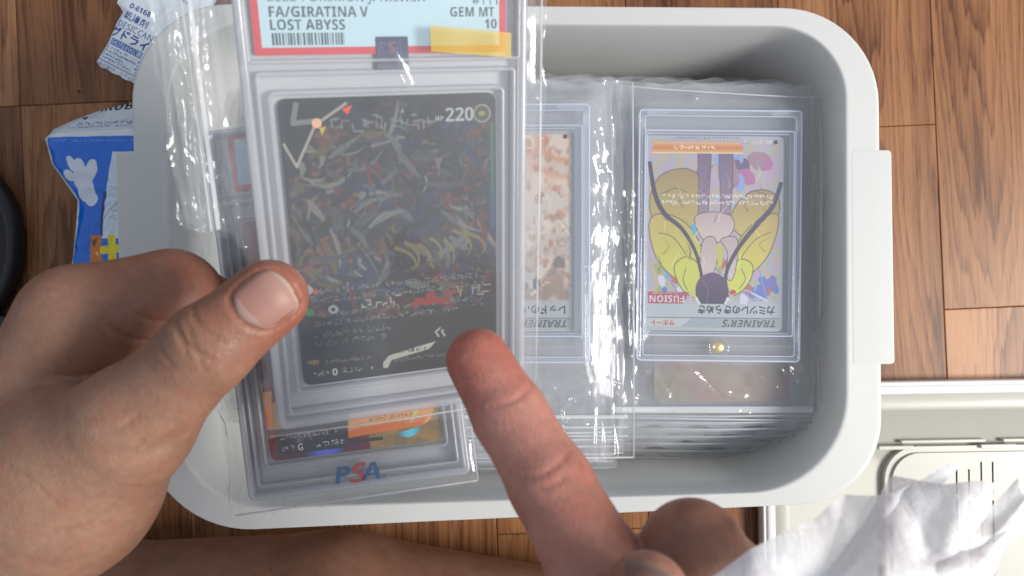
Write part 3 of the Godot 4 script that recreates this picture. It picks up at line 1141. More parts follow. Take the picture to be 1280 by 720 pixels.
func warm_card_picture() -> Image:   # only its lower end shows
	var im := picture(504, 704, Color(0.45, 0.12, 0.14))
	var r := RandomNumberGenerator.new()
	r.seed = 12
	var n := noise(9, 0.02)
	for y in range(0, 704, 4):
		for x in range(0, 504, 4):
			var v := n.get_noise_2d(x, y)
			var col := Color(0.38, 0.07, 0.11).lerp(Color(0.30, 0.12, 0.28), clampf(v * 2, 0, 1))
			if x > 290:
				col = Color(0.50, 0.43, 0.30).lerp(Color(0.62, 0.52, 0.32), clampf(v + 0.5, 0, 1))
			im.fill_rect(Rect2i(x, y, 4, 4), col)
	fill_poly(im, PackedVector2Array([Vector2(10, 540), Vector2(70, 520), Vector2(110, 545), Vector2(120, 600), Vector2(40, 620), Vector2(10, 610)]), Color(0.66, 0.52, 0.28))
	for k in 14:
		im.fill_rect(Rect2i(0, 500 + k * 8, 26 - k, 8), Color(0.95, 0.62, 0.25).lerp(Color(0.95, 0.45, 0.25), k / 14.0))  # orange foil shimmer, painted into the left border
	fill_poly(im, PackedVector2Array([Vector2(120, 560), Vector2(230, 575), Vector2(230, 690), Vector2(0, 690), Vector2(0, 615), Vector2(100, 610)]), Color(0.17, 0.16, 0.20))
	im.fill_rect(Rect2i(0, 616, 24, 88), Color(0.42, 0.14, 0.12))
	text_row(im, 34, 645, 170, 15, Color(0.62, 0.62, 0.62), r, 2.6)
	write(im, "G", Transform2D(0, Vector2(82, 682)), 26, Color(0.85, 0.85, 0.85), true)
	text_row(im, 110, 678, 100, 13, Color(0.72, 0.72, 0.72), r, 3)
	text_row(im, 34, 678, 42, 13, Color(0.72, 0.72, 0.72), r, 2.4)
	# rounded orange banner
	fill_poly(im, PackedVector2Array([Vector2(238, 610), Vector2(250, 588), Vector2(480, 582), Vector2(494, 600), Vector2(478, 640), Vector2(452, 654), Vector2(232, 664)]), Color(0.85, 0.62, 0.32))
	fill_poly(im, PackedVector2Array([Vector2(238, 610), Vector2(250, 588), Vector2(480, 582), Vector2(486, 590), Vector2(250, 600)]), Color(0.92, 0.80, 0.58))
	fill_poly(im, PackedVector2Array([Vector2(236, 640), Vector2(470, 630), Vector2(452, 654), Vector2(232, 664)]), Color(0.78, 0.47, 0.20))
	text_row(im, 300, 622, 130, 10, Color(0.45, 0.32, 0.16), r, 2)
	im.fill_rect(Rect2i(232, 672, 100, 10), Color(0.15, 0.13, 0.13))
	# foil glare in the border, painted into the print as coloured streaks
	for k in 60:
		im.fill_rect(Rect2i(100 + k * 2, 690, 2, 14), Color(0.24, 0.22, 0.28).lerp(Color(0.45, 0.50, 0.95), sin(k / 60.0 * PI)))
	for k in 40:
		var f := sin(k / 40.0 * PI)
		im.fill_rect(Rect2i(372 + k * 2, 668 - k / 3, 2, int(4 + 18 * f)), Color(0.35, 0.40, 0.42).lerp(Color(0.45, 0.80, 0.90), f))
	for k in 50:
		im.fill_rect(Rect2i(416 + k, int(640 - k * 1.7), 9, 3), Color(0.80, 0.66, 0.38).lerp(Color(0.74, 0.86, 0.62), sin(k / 50.0 * PI)))
	return im


func bright_card_picture(which: int) -> Image:   # drawn the right way up; the card lies upside down
	var w := 504
	var h := 704
	var r := RandomNumberGenerator.new()
	r.seed = 70 + which
	var im := picture(w, h, Color(0.66, 0.68, 0.72))
	var n := noise(which * 7 + 3, 0.006, FastNoiseLite.TYPE_SIMPLEX_SMOOTH, 1)
	var n2 := noise(which * 7 + 4, 0.009, FastNoiseLite.TYPE_SIMPLEX_SMOOTH, 2)
	var cols := [Color(0.68, 0.64, 0.68), Color(0.62, 0.66, 0.72), Color(0.72, 0.64, 0.58), Color(0.64, 0.66, 0.62), Color(0.68, 0.62, 0.70)] if which == 0 else [Color(0.70, 0.70, 0.52), Color(0.74, 0.58, 0.60), Color(0.78, 0.66, 0.52), Color(0.60, 0.60, 0.70), Color(0.70, 0.66, 0.50)] if which == 2 else [Color(0.75, 0.66, 0.55), Color(0.78, 0.60, 0.48), Color(0.68, 0.66, 0.62), Color(0.62, 0.50, 0.42), Color(0.74, 0.72, 0.70)]
	for y in range(110, 690, 4):
		for x in range(14, w - 14, 4):
			var k := clampf((n.get_noise_2d(x, y) + 0.5) * 4.0, 0, 3.99)
			var col: Color = cols[int(k)].lerp(cols[int(k) + 1], clampf((k - floor(k)) * 3.0 - 1.0, 0, 1))
			col = col.lerp(cols[(int(k) + 2) % 5], clampf(n2.get_noise_2d(x * 2, y * 2) * 1.6, 0, 0.6))
			im.fill_rect(Rect2i(x, y, 4, 4), col)
	im.resize(84, 117, Image.INTERPOLATE_BILINEAR)
	im.resize(w, h, Image.INTERPOLATE_CUBIC)
	if which == 0:
		# coloured scraps low down, then big soft yellow lobes crossed by dark bands, lilac uprights
		for k in 60:
			blot(im, Vector2(r.randf_range(20, 480), r.randf_range(110, 250)), r.randf_range(6, 24), r, [Color(0.36, 0.48, 0.72), Color(0.42, 0.66, 0.78), Color(0.66, 0.42, 0.36), Color(0.60, 0.62, 0.44), Color(0.46, 0.46, 0.66), Color(0.76, 0.77, 0.82)][r.randi() % 6])
		for k in 12:
			stroke(im, [Vector2(r.randf_range(20, 480), 110), Vector2(r.randf_range(20, 480), 260)], r.randf_range(3, 8), [Color(0.75, 0.76, 0.80), Color(0.55, 0.56, 0.72), Color(0.70, 0.62, 0.60)][r.randi() % 3])
		for k in 9:
			blot(im, Vector2(r.randf_range(30, 470), r.randf_range(530, 636)), r.randf_range(24, 50), r, [Color(0.66, 0.44, 0.60), Color(0.42, 0.36, 0.48), Color(0.56, 0.62, 0.78), Color(0.60, 0.50, 0.56)][k % 4])
		var edge := Color(0.36, 0.32, 0.32)
		var seen := func(a: Array) -> Array:       # listed as they lie in the box, upside down
			var out := []
			for k in range(0, a.size(), 2):
				out.append(Vector2(w * (1.0 - a[k]), h * (1.0 - a[k + 1])))
			return out
		# sweeping petals, browner at their far ends, each with an inner fold line
		for q in [
			[[.04, .30, .12, .20, .30, .17, .42, .24, .43, .40, .34, .50, .17, .50, .05, .42], Color(0.60, 0.53, 0.40), Color(0.70, 0.66, 0.42), [.12, .30, .22, .27, .30, .29]],
			[[.97, .33, .90, .28, .78, .28, .66, .35, .62, .44, .70, .51, .84, .50, .95, .43], Color(0.60, 0.53, 0.40), Color(0.72, 0.67, 0.43), [.88, .30, .78, .28, .71, .31]],
			[[.03, .45, .12, .40, .28, .44, .39, .54, .44, .66, .38, .76, .22, .73, .08, .62], Color(0.70, 0.64, 0.42), Color(0.75, 0.76, 0.36), [.10, .50, .20, .52, .29, .60, .33, .68]],
			[[.97, .42, .88, .40, .75, .47, .66, .56, .59, .66, .63, .75, .76, .71, .90, .60], Color(0.70, 0.62, 0.44), Color(0.76, 0.75, 0.34), [.91, .49, .80, .53, .71, .61, .67, .69]],
			[[.22, .66, .31, .62, .40, .67, .43, .77, .38, .83, .29, .80, .23, .73], Color(0.73, 0.74, 0.38), Color(0.73, 0.75, 0.40), [.30, .68, .28, .74, .31, .79]],
			[[.78, .66, .70, .63, .61, .68, .57, .77, .62, .82, .71, .79, .77, .73], Color(0.73, 0.74, 0.38), Color(0.76, 0.77, 0.36), [.70, .68, .73, .73, .69, .78]],
		]:
			var ol := curve(seen.call(q[0]), true)
			fade_poly(im, PackedVector2Array(ol), q[2], q[1])
			stroke(im, ol + [ol[0]], 3, edge)
			stroke(im, curve(seen.call(q[3]), false), 2.4, edge)
		# lilac uprights and pale folds between them
		for q in [[.375, .09, .475, .09, .465, .25, .455, .41, .385, .41, .385, .25], [.53, .09, .63, .09, .63, .25, .615, .40, .545, .40, .54, .25]]:
			var ol := seen.call(q) as Array
			fade_poly(im, PackedVector2Array(ol), Color(0.58, 0.50, 0.56), Color(0.45, 0.40, 0.50))
			stroke(im, ol + [ol[0]], 2.4, edge)
		for q in [[.36, .42, .48, .39, .62, .41, .64, .48, .55, .54, .42, .53], [.42, .54, .50, .52, .53, .60, .49, .72, .42, .76, .40, .68], [.55, .53, .66, .52, .67, .62, .64, .73, .59, .72, .60, .60]]:
			var ol := curve(seen.call(q), true)
			fade_poly(im, PackedVector2Array(ol), Color(0.76, 0.72, 0.71), Color(0.70, 0.63, 0.64))
			stroke(im, ol + [ol[0]], 2.4, edge)
		fill_poly(im, PackedVector2Array(curve(seen.call([.52, .56, .56, .57, .56, .66, .53, .66]), true)), Color(0.70, 0.70, 0.36))
		fill_poly(im, PackedVector2Array(curve(seen.call([.33, .46, .37, .46, .36, .52]), true)), Color(0.38, 0.64, 0.74))
		for k in 26:
			var p := Vector2(r.randf_range(40, 460), r.randf_range(190, 560))
			var tone := im.get_pixel(int(p.x), int(p.y))
			var line := curve([p, p + Vector2(r.randf_range(-24, 24), 26), p + Vector2(r.randf_range(-30, 30), 54)], false)
			for q in line.size() - 1:
				stroke(im, [line[q], line[q + 1]], 7.0 - 0.4 * q, tone.darkened(0.16) if k % 2 else tone.lightened(0.18))
		# dark tapering bands
		for q in [[[.03, .14, .07, .30, .14, .40, .27, .48, .37, .60, .42, .74], 17.0], [[.98, .24, .92, .36, .80, .46, .68, .57, .60, .68, .585, .76], 18.0]]:
			var c2 := curve(seen.call(q[0]), false)
			for k in c2.size() - 1:
				stroke(im, [c2[k], c2[k + 1]], q[1] * (1.0 - 0.62 * absf(k / float(c2.size()) - 0.3)), Color(0.27, 0.24, 0.33))
		fade_poly(im, PackedVector2Array(curve(seen.call([.37, .79, .40, .73, .49, .70, .58, .73, .61, .79, .59, .86, .50, .90, .40, .86]), true)), Color(0.24, 0.20, 0.29), Color(0.40, 0.31, 0.43))
		stroke(im, curve(seen.call([.375, .83, .42, .875, .50, .893, .57, .875, .605, .83]), false), 9, Color(0.80, 0.80, 0.81))
		stroke(im, curve(seen.call([.42, .74, .46, .79, .45, .86]), false), 3, Color(0.50, 0.40, 0.50))
		for q in [[.60, .76, .64, .80, .655, .93, .625, .84], [.36, .78, .33, .82, .30, .88, .34, .85]]:
			fill_poly(im, PackedVector2Array(seen.call(q)), Color(0.72, 0.66, 0.70))
		blot(im, Vector2(w * .36, h * .20), 10, r, Color(0.66, 0.28, 0.28))
		im.resize(252, 352, Image.INTERPOLATE_BILINEAR)
		im.resize(w, h, Image.INTERPOLATE_CUBIC)
		# slanted battle mark in the corner
		fill_poly(im, PackedVector2Array([Vector2(350, 122), Vector2(364, 98), Vector2(490, 98), Vector2(490, 140), Vector2(340, 140)]), Color(0.60, 0.34, 0.40))
		write(im, "FUSION", Transform2D(0, Vector2(358, 128)), 34, Color(0.82, 0.76, 0.78), true, 0.0, 1.05)
		text_row(im, 370, 138, 100, 7, Color(0.8, 0.7, 0.5), r, 1.5)
	elif which == 1:
		for y in range(110, 690, 3):
			for x in range(14, w - 14, 3):
				var u := n.get_noise_2d(x * 1.6, y * 1.2)
				var v := n2.get_noise_2d(x * 2.6, y * 1.8)
				var f := (y - 110) / 580.0
				var col := Color(0.60, 0.53, 0.49).lerp(Color(0.80, 0.76, 0.72), smoothstep(0.05, 0.45, f + v * 0.25)).lerp(Color(0.80, 0.58, 0.46), smoothstep(0.55, 0.9, f + u * 0.4))  # pale middle band: glare off the card, painted into its print
				col = col.lerp(Color(0.86, 0.82, 0.78), clampf(u * 1.8, 0, 0.8)).lerp(Color(0.62, 0.42, 0.34), clampf(v * 1.5 - 0.25, 0, 0.6))
				im.fill_rect(Rect2i(x, y, 3, 3), col)
		flow_strokes(im, r, 30, Rect2(30, 140, 440, 460), [Color(0.84, 0.80, 0.76), Color(0.70, 0.61, 0.55), Color(0.82, 0.70, 0.60)], 3, 8, 10)
		for k in 6:
			blot(im, Vector2(r.randf_range(30, 190), r.randf_range(150, 250)), r.randf_range(12, 26), r, [Color(0.50, 0.46, 0.45), Color(0.70, 0.68, 0.68), Color(0.36, 0.33, 0.33)][k % 3])
		im.resize(63, 88, Image.INTERPOLATE_BILINEAR)
		im.resize(w, h, Image.INTERPOLATE_CUBIC)
	# rules banner and the lines above it
	for y in [470, 492]:
		text_row(im, 40, y, 400, 14, Color(0.80, 0.80, 0.82), r, 3)
	for k in 40:
		var c := Color(0.72, 0.48, 0.30).lerp(Color(0.82, 0.68, 0.48), absf(k / 20.0 - 1.0))
		if k % 1 == 0:
			im.fill_rect(Rect2i(150 + maxi(0, k - 26), 640 + k, 330 - maxi(0, k - 20), 1), c)
	stroke(im, [Vector2(150, 642), Vector2(480, 642)], 4, Color(0.84, 0.78, 0.66))
	text_row(im, 250, 668, 150, 13, Color(0.88, 0.86, 0.80), r, 2.5)
	text_row(im, 40, 690, 90, 14, Color(0.82, 0.82, 0.84), r, 2.5)
	im.fill_rect(Rect2i(24, 676, 14, 14), Color(0.25, 0.25, 0.30))
	text_row(im, 160, 700, 240, 8, Color(0.40, 0.42, 0.46), r, 1.5)
	# head of the card: type bar, then the name
	im.fill_rect(Rect2i(0, 0, w, 98), Color(0.67, 0.70, 0.72))
	im.fill_rect(Rect2i(10, 12, 484, 34), Color(0.60, 0.63, 0.65))
	fill_poly(im, PackedVector2Array([Vector2(330, 46), Vector2(370, 14), Vector2(494, 14), Vector2(494, 46)]), Color(0.70, 0.72, 0.72))
	im.fill_rect(Rect2i(10, 46, 484, 3), Color(0.42, 0.44, 0.46))
	write(im, "TRAINER'S", Transform2D(0, Vector2(20, 42)), 36, Color(0.30, 0.32, 0.34), true, 0.28, 1.1)
	kana(im, "サポート", Transform2D(0, Vector2(392, 40)), 22, 3, Color(0.66, 0.24, 0.20))
	kana(im, "カミツレのきらめき" if which == 0 else "レッドの", Transform2D(0, Vector2(26, 92)), 31, 4.6, Color(0.17, 0.18, 0.22))
	if which == 1:
		text_row(im, 156, 90, 66, 28, Color(0.17, 0.18, 0.22), r, 4)
	return im


# ---------------------------------------------------------------- cases
# a clear two-part card case with a magnet, its middle at the origin, 74 x 114 x 8 mm
func make_case(label: String, group: String) -> Node3D:
	var o := thing("card_case")
	tag(o, label, "card case", group)
	part("base", plate(rect(-37, -57, 37, 57), 2.0, 0.0, 2.6, 0.4), M.case, o)
	part("frame", ring(rect(-37, -57, 37, 57), 2.0, 2.2, 2.7, 7.6, 0.5), M.case_edge, o)
	part("lip", ring(rect(-34.2, -47.6, 33.6, 45.4), 1.2, 1.0, 4.6, 7.9, 0.35), M.case_edge, o)
	part("lip", ring(rect(-35.4, -54.6, 35.4, 50.2), 1.0, 0.8, 5.6, 7.8, 0.3), M.case, o)
	for e in [[rect(-37, -57, 37, 57), 2.0, 0.7, 7.5], [rect(-34.4, -54.2, 34.4, 54.6), 1.2, 0.4, 7.6], [rect(-34.3, -47.7, 33.7, 45.5), 1.2, 0.5, 7.7], [rect(-33.0, -46.4, 32.4, 44.2), 1.0, 0.35, 6.0]]:
		part("edge", ring(e[0], e[1], e[2], e[3] - 0.5, e[3] + 0.3, 0.12), M.case_highlight, o)  # pale rings added to draw the bright edge highlights
	part("window", sheet(1, 1, func(s, t): return Vector3(lerpf(-34.9, 34.9, s), 7.3, lerpf(-54.8, 54.8, t)), func(_p): return 0.0), M.case_pane, o)
	for x in [-29.0, 27.0]:
		part("clip", plate(rect(x - 4.5, -57.4, x + 4.5, -54.0), 0.8, 3.4, 8.3, 0.5), M.case_edge, o)
	part("clip", plate(rect(33.4, -53.0, 36.2, -47.0), 0.6, 3.4, 8.4, 0.4), M.case_edge, o)
	part("clip", plate(rect(33.2, 42.0, 36.0, 48.0), 0.6, 3.4, 8.4, 0.4), M.case_edge, o)
	part("boss", lathe([Vector2(5.2, 4.0), Vector2(5.2, 7.4), Vector2(4.8, 7.8), Vector2(4.0, 7.8), Vector2(3.6, 7.2)], 28), M.case, o).position = Vector3(0, 0, 50.6) * MM
	part("magnet", lathe([Vector2(2.9, 5.0), Vector2(2.9, 6.6), Vector2(2.5, 7.0), Vector2(0.01, 7.05)], 28), M.gold, o).position = Vector3(0, 0, 50.6) * MM
	return o


# a graded-card slab: middle of its card at the origin, 81 x 135 x 6 mm
func make_slab(label: String) -> Node3D:
	var o := thing("card_slab")
	tag(o, label, "card slab")
	part("back", plate(rect(-40.5, -78, 40.5, 57), 2.5, -3.0, -1.2, 0.5), M.slab, o)
	part("frame", ring(rect(-40.5, -78, 40.5, 57), 2.5, 2.6, -1.1, 3.0, 0.6), M.slab_edge, o)
	part("ridge", ring(rect(-36.9, -51.5, 36.9, 52.5), 1.6, 1.1, -1.1, 3.2, 0.35), M.slab_edge, o)
	part("ridge", ring(rect(-34.0, -46.4, 34.0, 46.4), 2.4, 1.4, -1.1, 1.6, 0.4), M.slab_edge, o)
	part("ridge", ring(rect(-38.4, -77, 38.4, -53.6), 1.0, 0.9, -1.1, 2.8, 0.3), M.slab_edge, o)
	part("window", sheet(1, 1, func(s, t): return Vector3(lerpf(-37.8, 37.8, s), 2.7, lerpf(-75.2, 54.2, t)), func(_p): return 0.0), M.slab_pane, o)
	return o


func smooth_out(p: Vector3, c: Rect2, reach: float) -> float:    # 0 inside a rectangle, 1 beyond its reach
	var dx := maxf(maxf(c.position.x - p.x, p.x - c.end.x), 0.0)
	var dz := maxf(maxf(c.position.y - p.z, p.z - c.end.y), 0.0)
	return smoothstep(0.0, reach, Vector2(dx, dz).length())


# ---------------------------------------------------------------- the bags stacked in the box
# the wrinkled top film of a bag that lies over a hard thing
func bag_film(n: int, m: int, area_: Rect2, hard: Rect2, y_hard: float, drop: float, reach: float, seed_: int, amp: float, lines: Array) -> ArrayMesh:
	var long := noise(seed_, 0.032, FastNoiseLite.TYPE_SIMPLEX, 2, true)
	var fold := noise(seed_ + 1, 0.030, FastNoiseLite.TYPE_SIMPLEX_SMOOTH, 2)
	var edge := noise(seed_ + 2, 0.05)
	var where := func(s: float, t: float) -> Vector3:
		var p := Vector3(area_.position.x + area_.size.x * s, 0, area_.position.y + area_.size.y * t)
		var k := smooth_out(p, hard, reach)
		p.y = y_hard - drop * k
		p.x += edge.get_noise_1d(p.z) * 2.2 * absf(2.0 * s - 1.0)
		p.z += edge.get_noise_1d(p.x + 300.0) * 2.4 * absf(2.0 * t - 1.0)
		return p
	var wrinkle := func(p: Vector3) -> float:
		var k := smooth_out(p, hard, 7.0)
		var side := 1.0 if p.x < hard.position.x or p.x > hard.end.x else 0.0
		var a := long.get_noise_2d(p.x * (2.4 if side else 1.0), p.z * (0.22 if side else 1.6))
		var h := (maxf(0.0, a) * 1.1 - 0.25 + fold.get_noise_2d(p.x, p.z) * (0.6 if side else 1.0)) * amp
		return h * (0.03 + 0.97 * k) + creases(lines, p.x, p.z) * (0.2 + 0.8 * k)
	return sheet(n, m, where, wrinkle)


func stack_bag(o: Node3D, area_: Rect2, y: float, seed_: int, zip_z: float, mat_: Material, zmat: Material) -> void:
	var hard := area_.grow(-11.0)
	hard.size.y -= 24.0
	part("film", bag_film(44, 70, area_, hard, y, 3.5, 10.0, seed_, 0.7, []), mat_, o)
	part("zipper", tube([Vector3(area_.position.x + 1, y - 1.6, zip_z), Vector3(area_.get_center().x, y - 1.0, zip_z + 0.4), Vector3(area_.end.x - 1, y - 1.8, zip_z - 0.2)], 0.55, 5), zmat, o)
	part("zipper", tube([Vector3(area_.position.x + 1, y - 1.6, zip_z + 3), Vector3(area_.get_center().x, y - 1.2, zip_z + 3.3), Vector3(area_.end.x - 1, y - 1.8, zip_z + 3)], 0.4, 5), zmat, o)
	part("seam", tube([Vector3(area_.position.x, y - 2.8, area_.end.y), Vector3(area_.get_center().x, y - 2.2, area_.end.y + 0.5), Vector3(area_.end.x, y - 2.8, area_.end.y)], 0.4, 5), zmat, o)


func build_stacks() -> void:
	# right-hand stack: five flat bags under the top one, and two thick ones that carry them
	for i in range(1, 6):
		var o := thing("zip_bag")
		tag(o, "%s clear zip bag from the top of the right-hand stack, lying flat" % ["second", "third", "fourth", "fifth", "sixth"][i - 1], "zip bag", "zip bags layered in the right stack")
		var d := 360.0 + 6.0 * i
		var z0 := (109.0 - 2.4 * i - 360.0) * d / FOCAL
		var z1 := (526.0 + 9.0 * i - 360.0) * d / FOCAL
		stack_bag(o, Rect2(47.0 + (i % 3) * 2.0, z0, 93.0 - (i % 2) * 2.0, z1 - z0), EYE - d + 3.0, 200 + i, z1 - 6.0, M.film_low, M.zip_low)
	var full := mat(Color(0.33, 0.34, 0.35), 0.5)
	for i in 2:
		var o := part("zip_bag", plate(rect(50, -98 + i * 2, 137, 78 - i * 2), 6.0, 5.5 + 27.0 * i, 32.0 + 27.0 * i, 4.0), full)
		tag(o, ["thick full zip bag at the very bottom of the right stack", "thick full zip bag next to bottom in the right stack"][i], "zip bag", "thick zip bags low in the right stack")
	var under := card_mesh(-31.5, -44, 31.5, 44, 0, 0.4)
	var soft := bright_card_picture(2)
	soft.resize(9, 12, Image.INTERPOLATE_LANCZOS)
	soft.resize(126, 176, Image.INTERPOLATE_CUBIC)
	var uc := part("trading_card", under, printed(soft, 0.3))
	(uc.material_override as StandardMaterial3D).albedo_color = Color(0.80, 0.76, 0.76)
	uc.position = Vector3(98, 90.4, 9) * MM
	tag(uc, "blurred warm coloured card showing through film below the magnet case", "trading card")
	# its top bag, with the case and card inside
	var c := make_case("clear card case with round gold magnet over the yellow picture card", "")
	c.position = Vector3(93.9, 94.6, -23.7) * MM
	c.rotation_degrees.y = -0.6
	var card := part("trading_card", card_mesh(-31.6, -44.6, 31.6, 44.6, 0, 0.5, 2.5, true), printed(vivid(bright_card_picture(0), 1.15, 1.12, 0.62), 0.3))
	card.position = Vector3(93.9 - 1.6, 98.2, -23.7 - 1.2) * MM
	card.rotation_degrees.y = -0.6
	tag(card, "pale yellow picture card lying upside down with FUSION mark in its corner", "trading card")
	var top := thing("zip_bag")
	tag(top, "glossy clear zip bag wrapped round the magnet case, topmost of the right stack", "zip bag")
	var box := Rect2(45.0, -93.5, 96.5, 153.0)
	var hard := Rect2(57.0, -80.6, 74.0, 113.6)
	var lines := random_creases(61, 12, Rect2(46, -90, 10, 120), 60, 88, 14, 2.0, 0.7)
	lines += random_creases(62, 9, Rect2(132, -90, 9, 130), 70, 90, 6, 2.4, 0.7)
	lines += random_creases(63, 14, Rect2(50, 34, 86, 22), 26, 20, 60, 1.2, 0.8)
	lines += random_creases(64, 10, Rect2(48, -93, 90, 12), 24, 8, 20, 1.4, 0.7)
	lines += [[Vector2(135.5, -92), Vector2(136.5, 44), 5.0, 2.0], [Vector2(139.0, -76), Vector2(138.4, 24), 2.8, 1.2], [Vector2(49, -70), Vector2(54, 46), 4.6, 2.2], [Vector2(55, -60), Vector2(52, 0), 3.0, 1.6], [Vector2(52, -10), Vector2(57, 34), 3.0, 1.8], [Vector2(122, 32), Vector2(136, 52), 2.6, 1.0]]
	part("film", bag_film(150, 220, box, hard, 103.2, 4.6, 17.0, 65, 1.0, lines), M.film, top)
	part("zipper", plate(rect(47, 54.6, 139, 57.6), 0.6, 94.6, 95.6, 0.3, 2), M.zip, top)
	part("seam", tube([Vector3(45.2, 97, -93.4), Vector3(70, 97.6, -91.0), Vector3(110, 97.2, -88.6), Vector3(141, 98, -86.8)], 0.4, 5), M.zip, top)
	part("seam", tube([Vector3(45.2, 97, -93.4), Vector3(46.0, 98, -60), Vector3(45.0, 97, 0), Vector3(46, 95, 59.5)], 0.35, 5), M.zip, top)
	part("seam", tube([Vector3(46, 95, 59.5), Vector3(90, 96, 60.4), Vector3(140, 95, 61.2)], 0.4, 5), M.zip, top)
	part("seam", tube([Vector3(141.5, 97, -92), Vector3(141.7, 98, -30), Vector3(140.6, 95.5, 59)], 0.45, 5), M.zip, top)

	# left-hand stack, under the hand and the held slabs
	for i in range(1, 4):
		var o := thing("zip_bag")
		tag(o, "%s clear zip bag from the top of the left stack, under the held slabs" % ["first", "second", "third"][i - 1], "zip bag", "zip bags layered in the left stack")
		stack_bag(o, Rect2(-137.0 + i, -96.0 - i, 86.0, 160.0 + 2.0 * i), 84.0 - 6.0 * i, 260 + i, 55.0 + i, M.film_low, M.zip_low)
	for i in 2:
		var o := part("zip_bag", plate(rect(-132, -98 + i * 2, -52, 66 - i * 2), 6.0, 5.5 + 27.0 * i, 32.0 + 27.0 * i, 4.0), full)
		tag(o, ["thick full zip bag at the very bottom of the left stack", "thick full zip bag next to bottom in the left stack"][i], "zip bag", "thick zip bags low in the left stack")

	# middle stack, partly under the held slabs
	for i in range(1, 6):
		var o := thing("zip_bag")
		tag(o, "%s clear zip bag from the top of the middle stack, lying flat" % ["second", "third", "fourth", "fifth", "sixth"][i - 1], "zip bag", "zip bags layered in the middle stack")
		var d := 350.0 + 6.0 * i
		var z0 := (106.0 - 2.4 * i - 360.0) * d / FOCAL
		var z1 := (548.0 + 9.0 * i - 360.0) * d / FOCAL
		stack_bag(o, Rect2(-46.0 + (i % 3) * 2.0, z0, 93.0 - (i % 2) * 3.0, z1 - z0), EYE - d + 3.0, 230 + i, z1 - 6.0, M.film_low, M.zip_low)
	for i in 2:
		var o := part("zip_bag", plate(rect(-44, -96 + i * 2, 44, 78 - i * 2), 6.0, 5.5 + 32.0 * i, 37.0 + 32.0 * i, 4.0), full)
		tag(o, ["thick full zip bag at the very bottom of the middle stack", "thick full zip bag next to bottom in the middle stack"][i], "zip bag", "thick zip bags low in the middle stack")
	var c2 := make_case("clear card case between the held slabs and the yellow card's case", "")
	c2.position = Vector3(-2.7, 105.2, -24.0) * MM
	var card2 := part("trading_card", card_mesh(-31.6, -44.6, 31.6, 44.6, 0, 0.5, 2.5, true), printed(bright_card_picture(1), 0.3))
	card2.position = Vector3(-4.2, 108.8, -25.2) * MM
	tag(card2, "warm pale picture card lying upside down in the case beside the held slab", "trading card")
	var top2 := thing("zip_bag")
	tag(top2, "crumpled glossy clear zip bag round the middle case, topmost of its stack", "zip bag")
	box = Rect2(-47.0, -94.5, 101.0, 171.0)
	hard = Rect2(-39.7, -81.0, 74.0, 113.8)
	lines = random_creases(71, 15, Rect2(36, -92, 17, 150), 70, 86, 16, 2.6, 0.8)
	lines += random_creases(72, 18, Rect2(-20, 36, 70, 24), 26, 30, 70, 1.6, 0.8)
	lines += random_creases(73, 8, Rect2(-10, -93, 60, 12), 22, 20, 40, 1.8, 0.7)
	lines += [[Vector2(38, -84), Vector2(47, 50), 3.4, 1.7], [Vector2(51, -74), Vector2(52, 46), 3.2, 1.4], [Vector2(44, -60), Vector2(42, 0), 3.0, 2.0], [Vector2(30, 30), Vector2(52, 52), 2.4, 0.9], [Vector2(44, 20), Vector2(36, 44), 2.2, 0.8]]
	part("film", bag_film(150, 240, box, hard, 114.2, 9.0, 12.0, 75, 1.5, lines), M.film, top2)
	part("zipper", plate(rect(-45, 57.0, 52, 58.6), 0.6, 105.0, 105.8, 0.3, 2), M.zip, top2)
	part("zipper", plate(rect(-45, 62.0, 52, 62.9), 0.4, 105.0, 105.7, 0.3, 2), M.zip, top2)
	part("zipper", plate(rect(-45, 66.0, 52, 66.7), 0.3, 105.0, 105.6, 0.25, 2), M.zip, top2)
	part("seam", tube([Vector3(54, 106, -92), Vector3(54.3, 107, -20), Vector3(54.6, 105, 76)], 0.45, 5), M.zip, top2)
	part("seam", tube([Vector3(-46, 105, 76), Vector3(10, 105.5, 76.6), Vector3(54.6, 105, 76)], 0.45, 5), M.zip, top2)


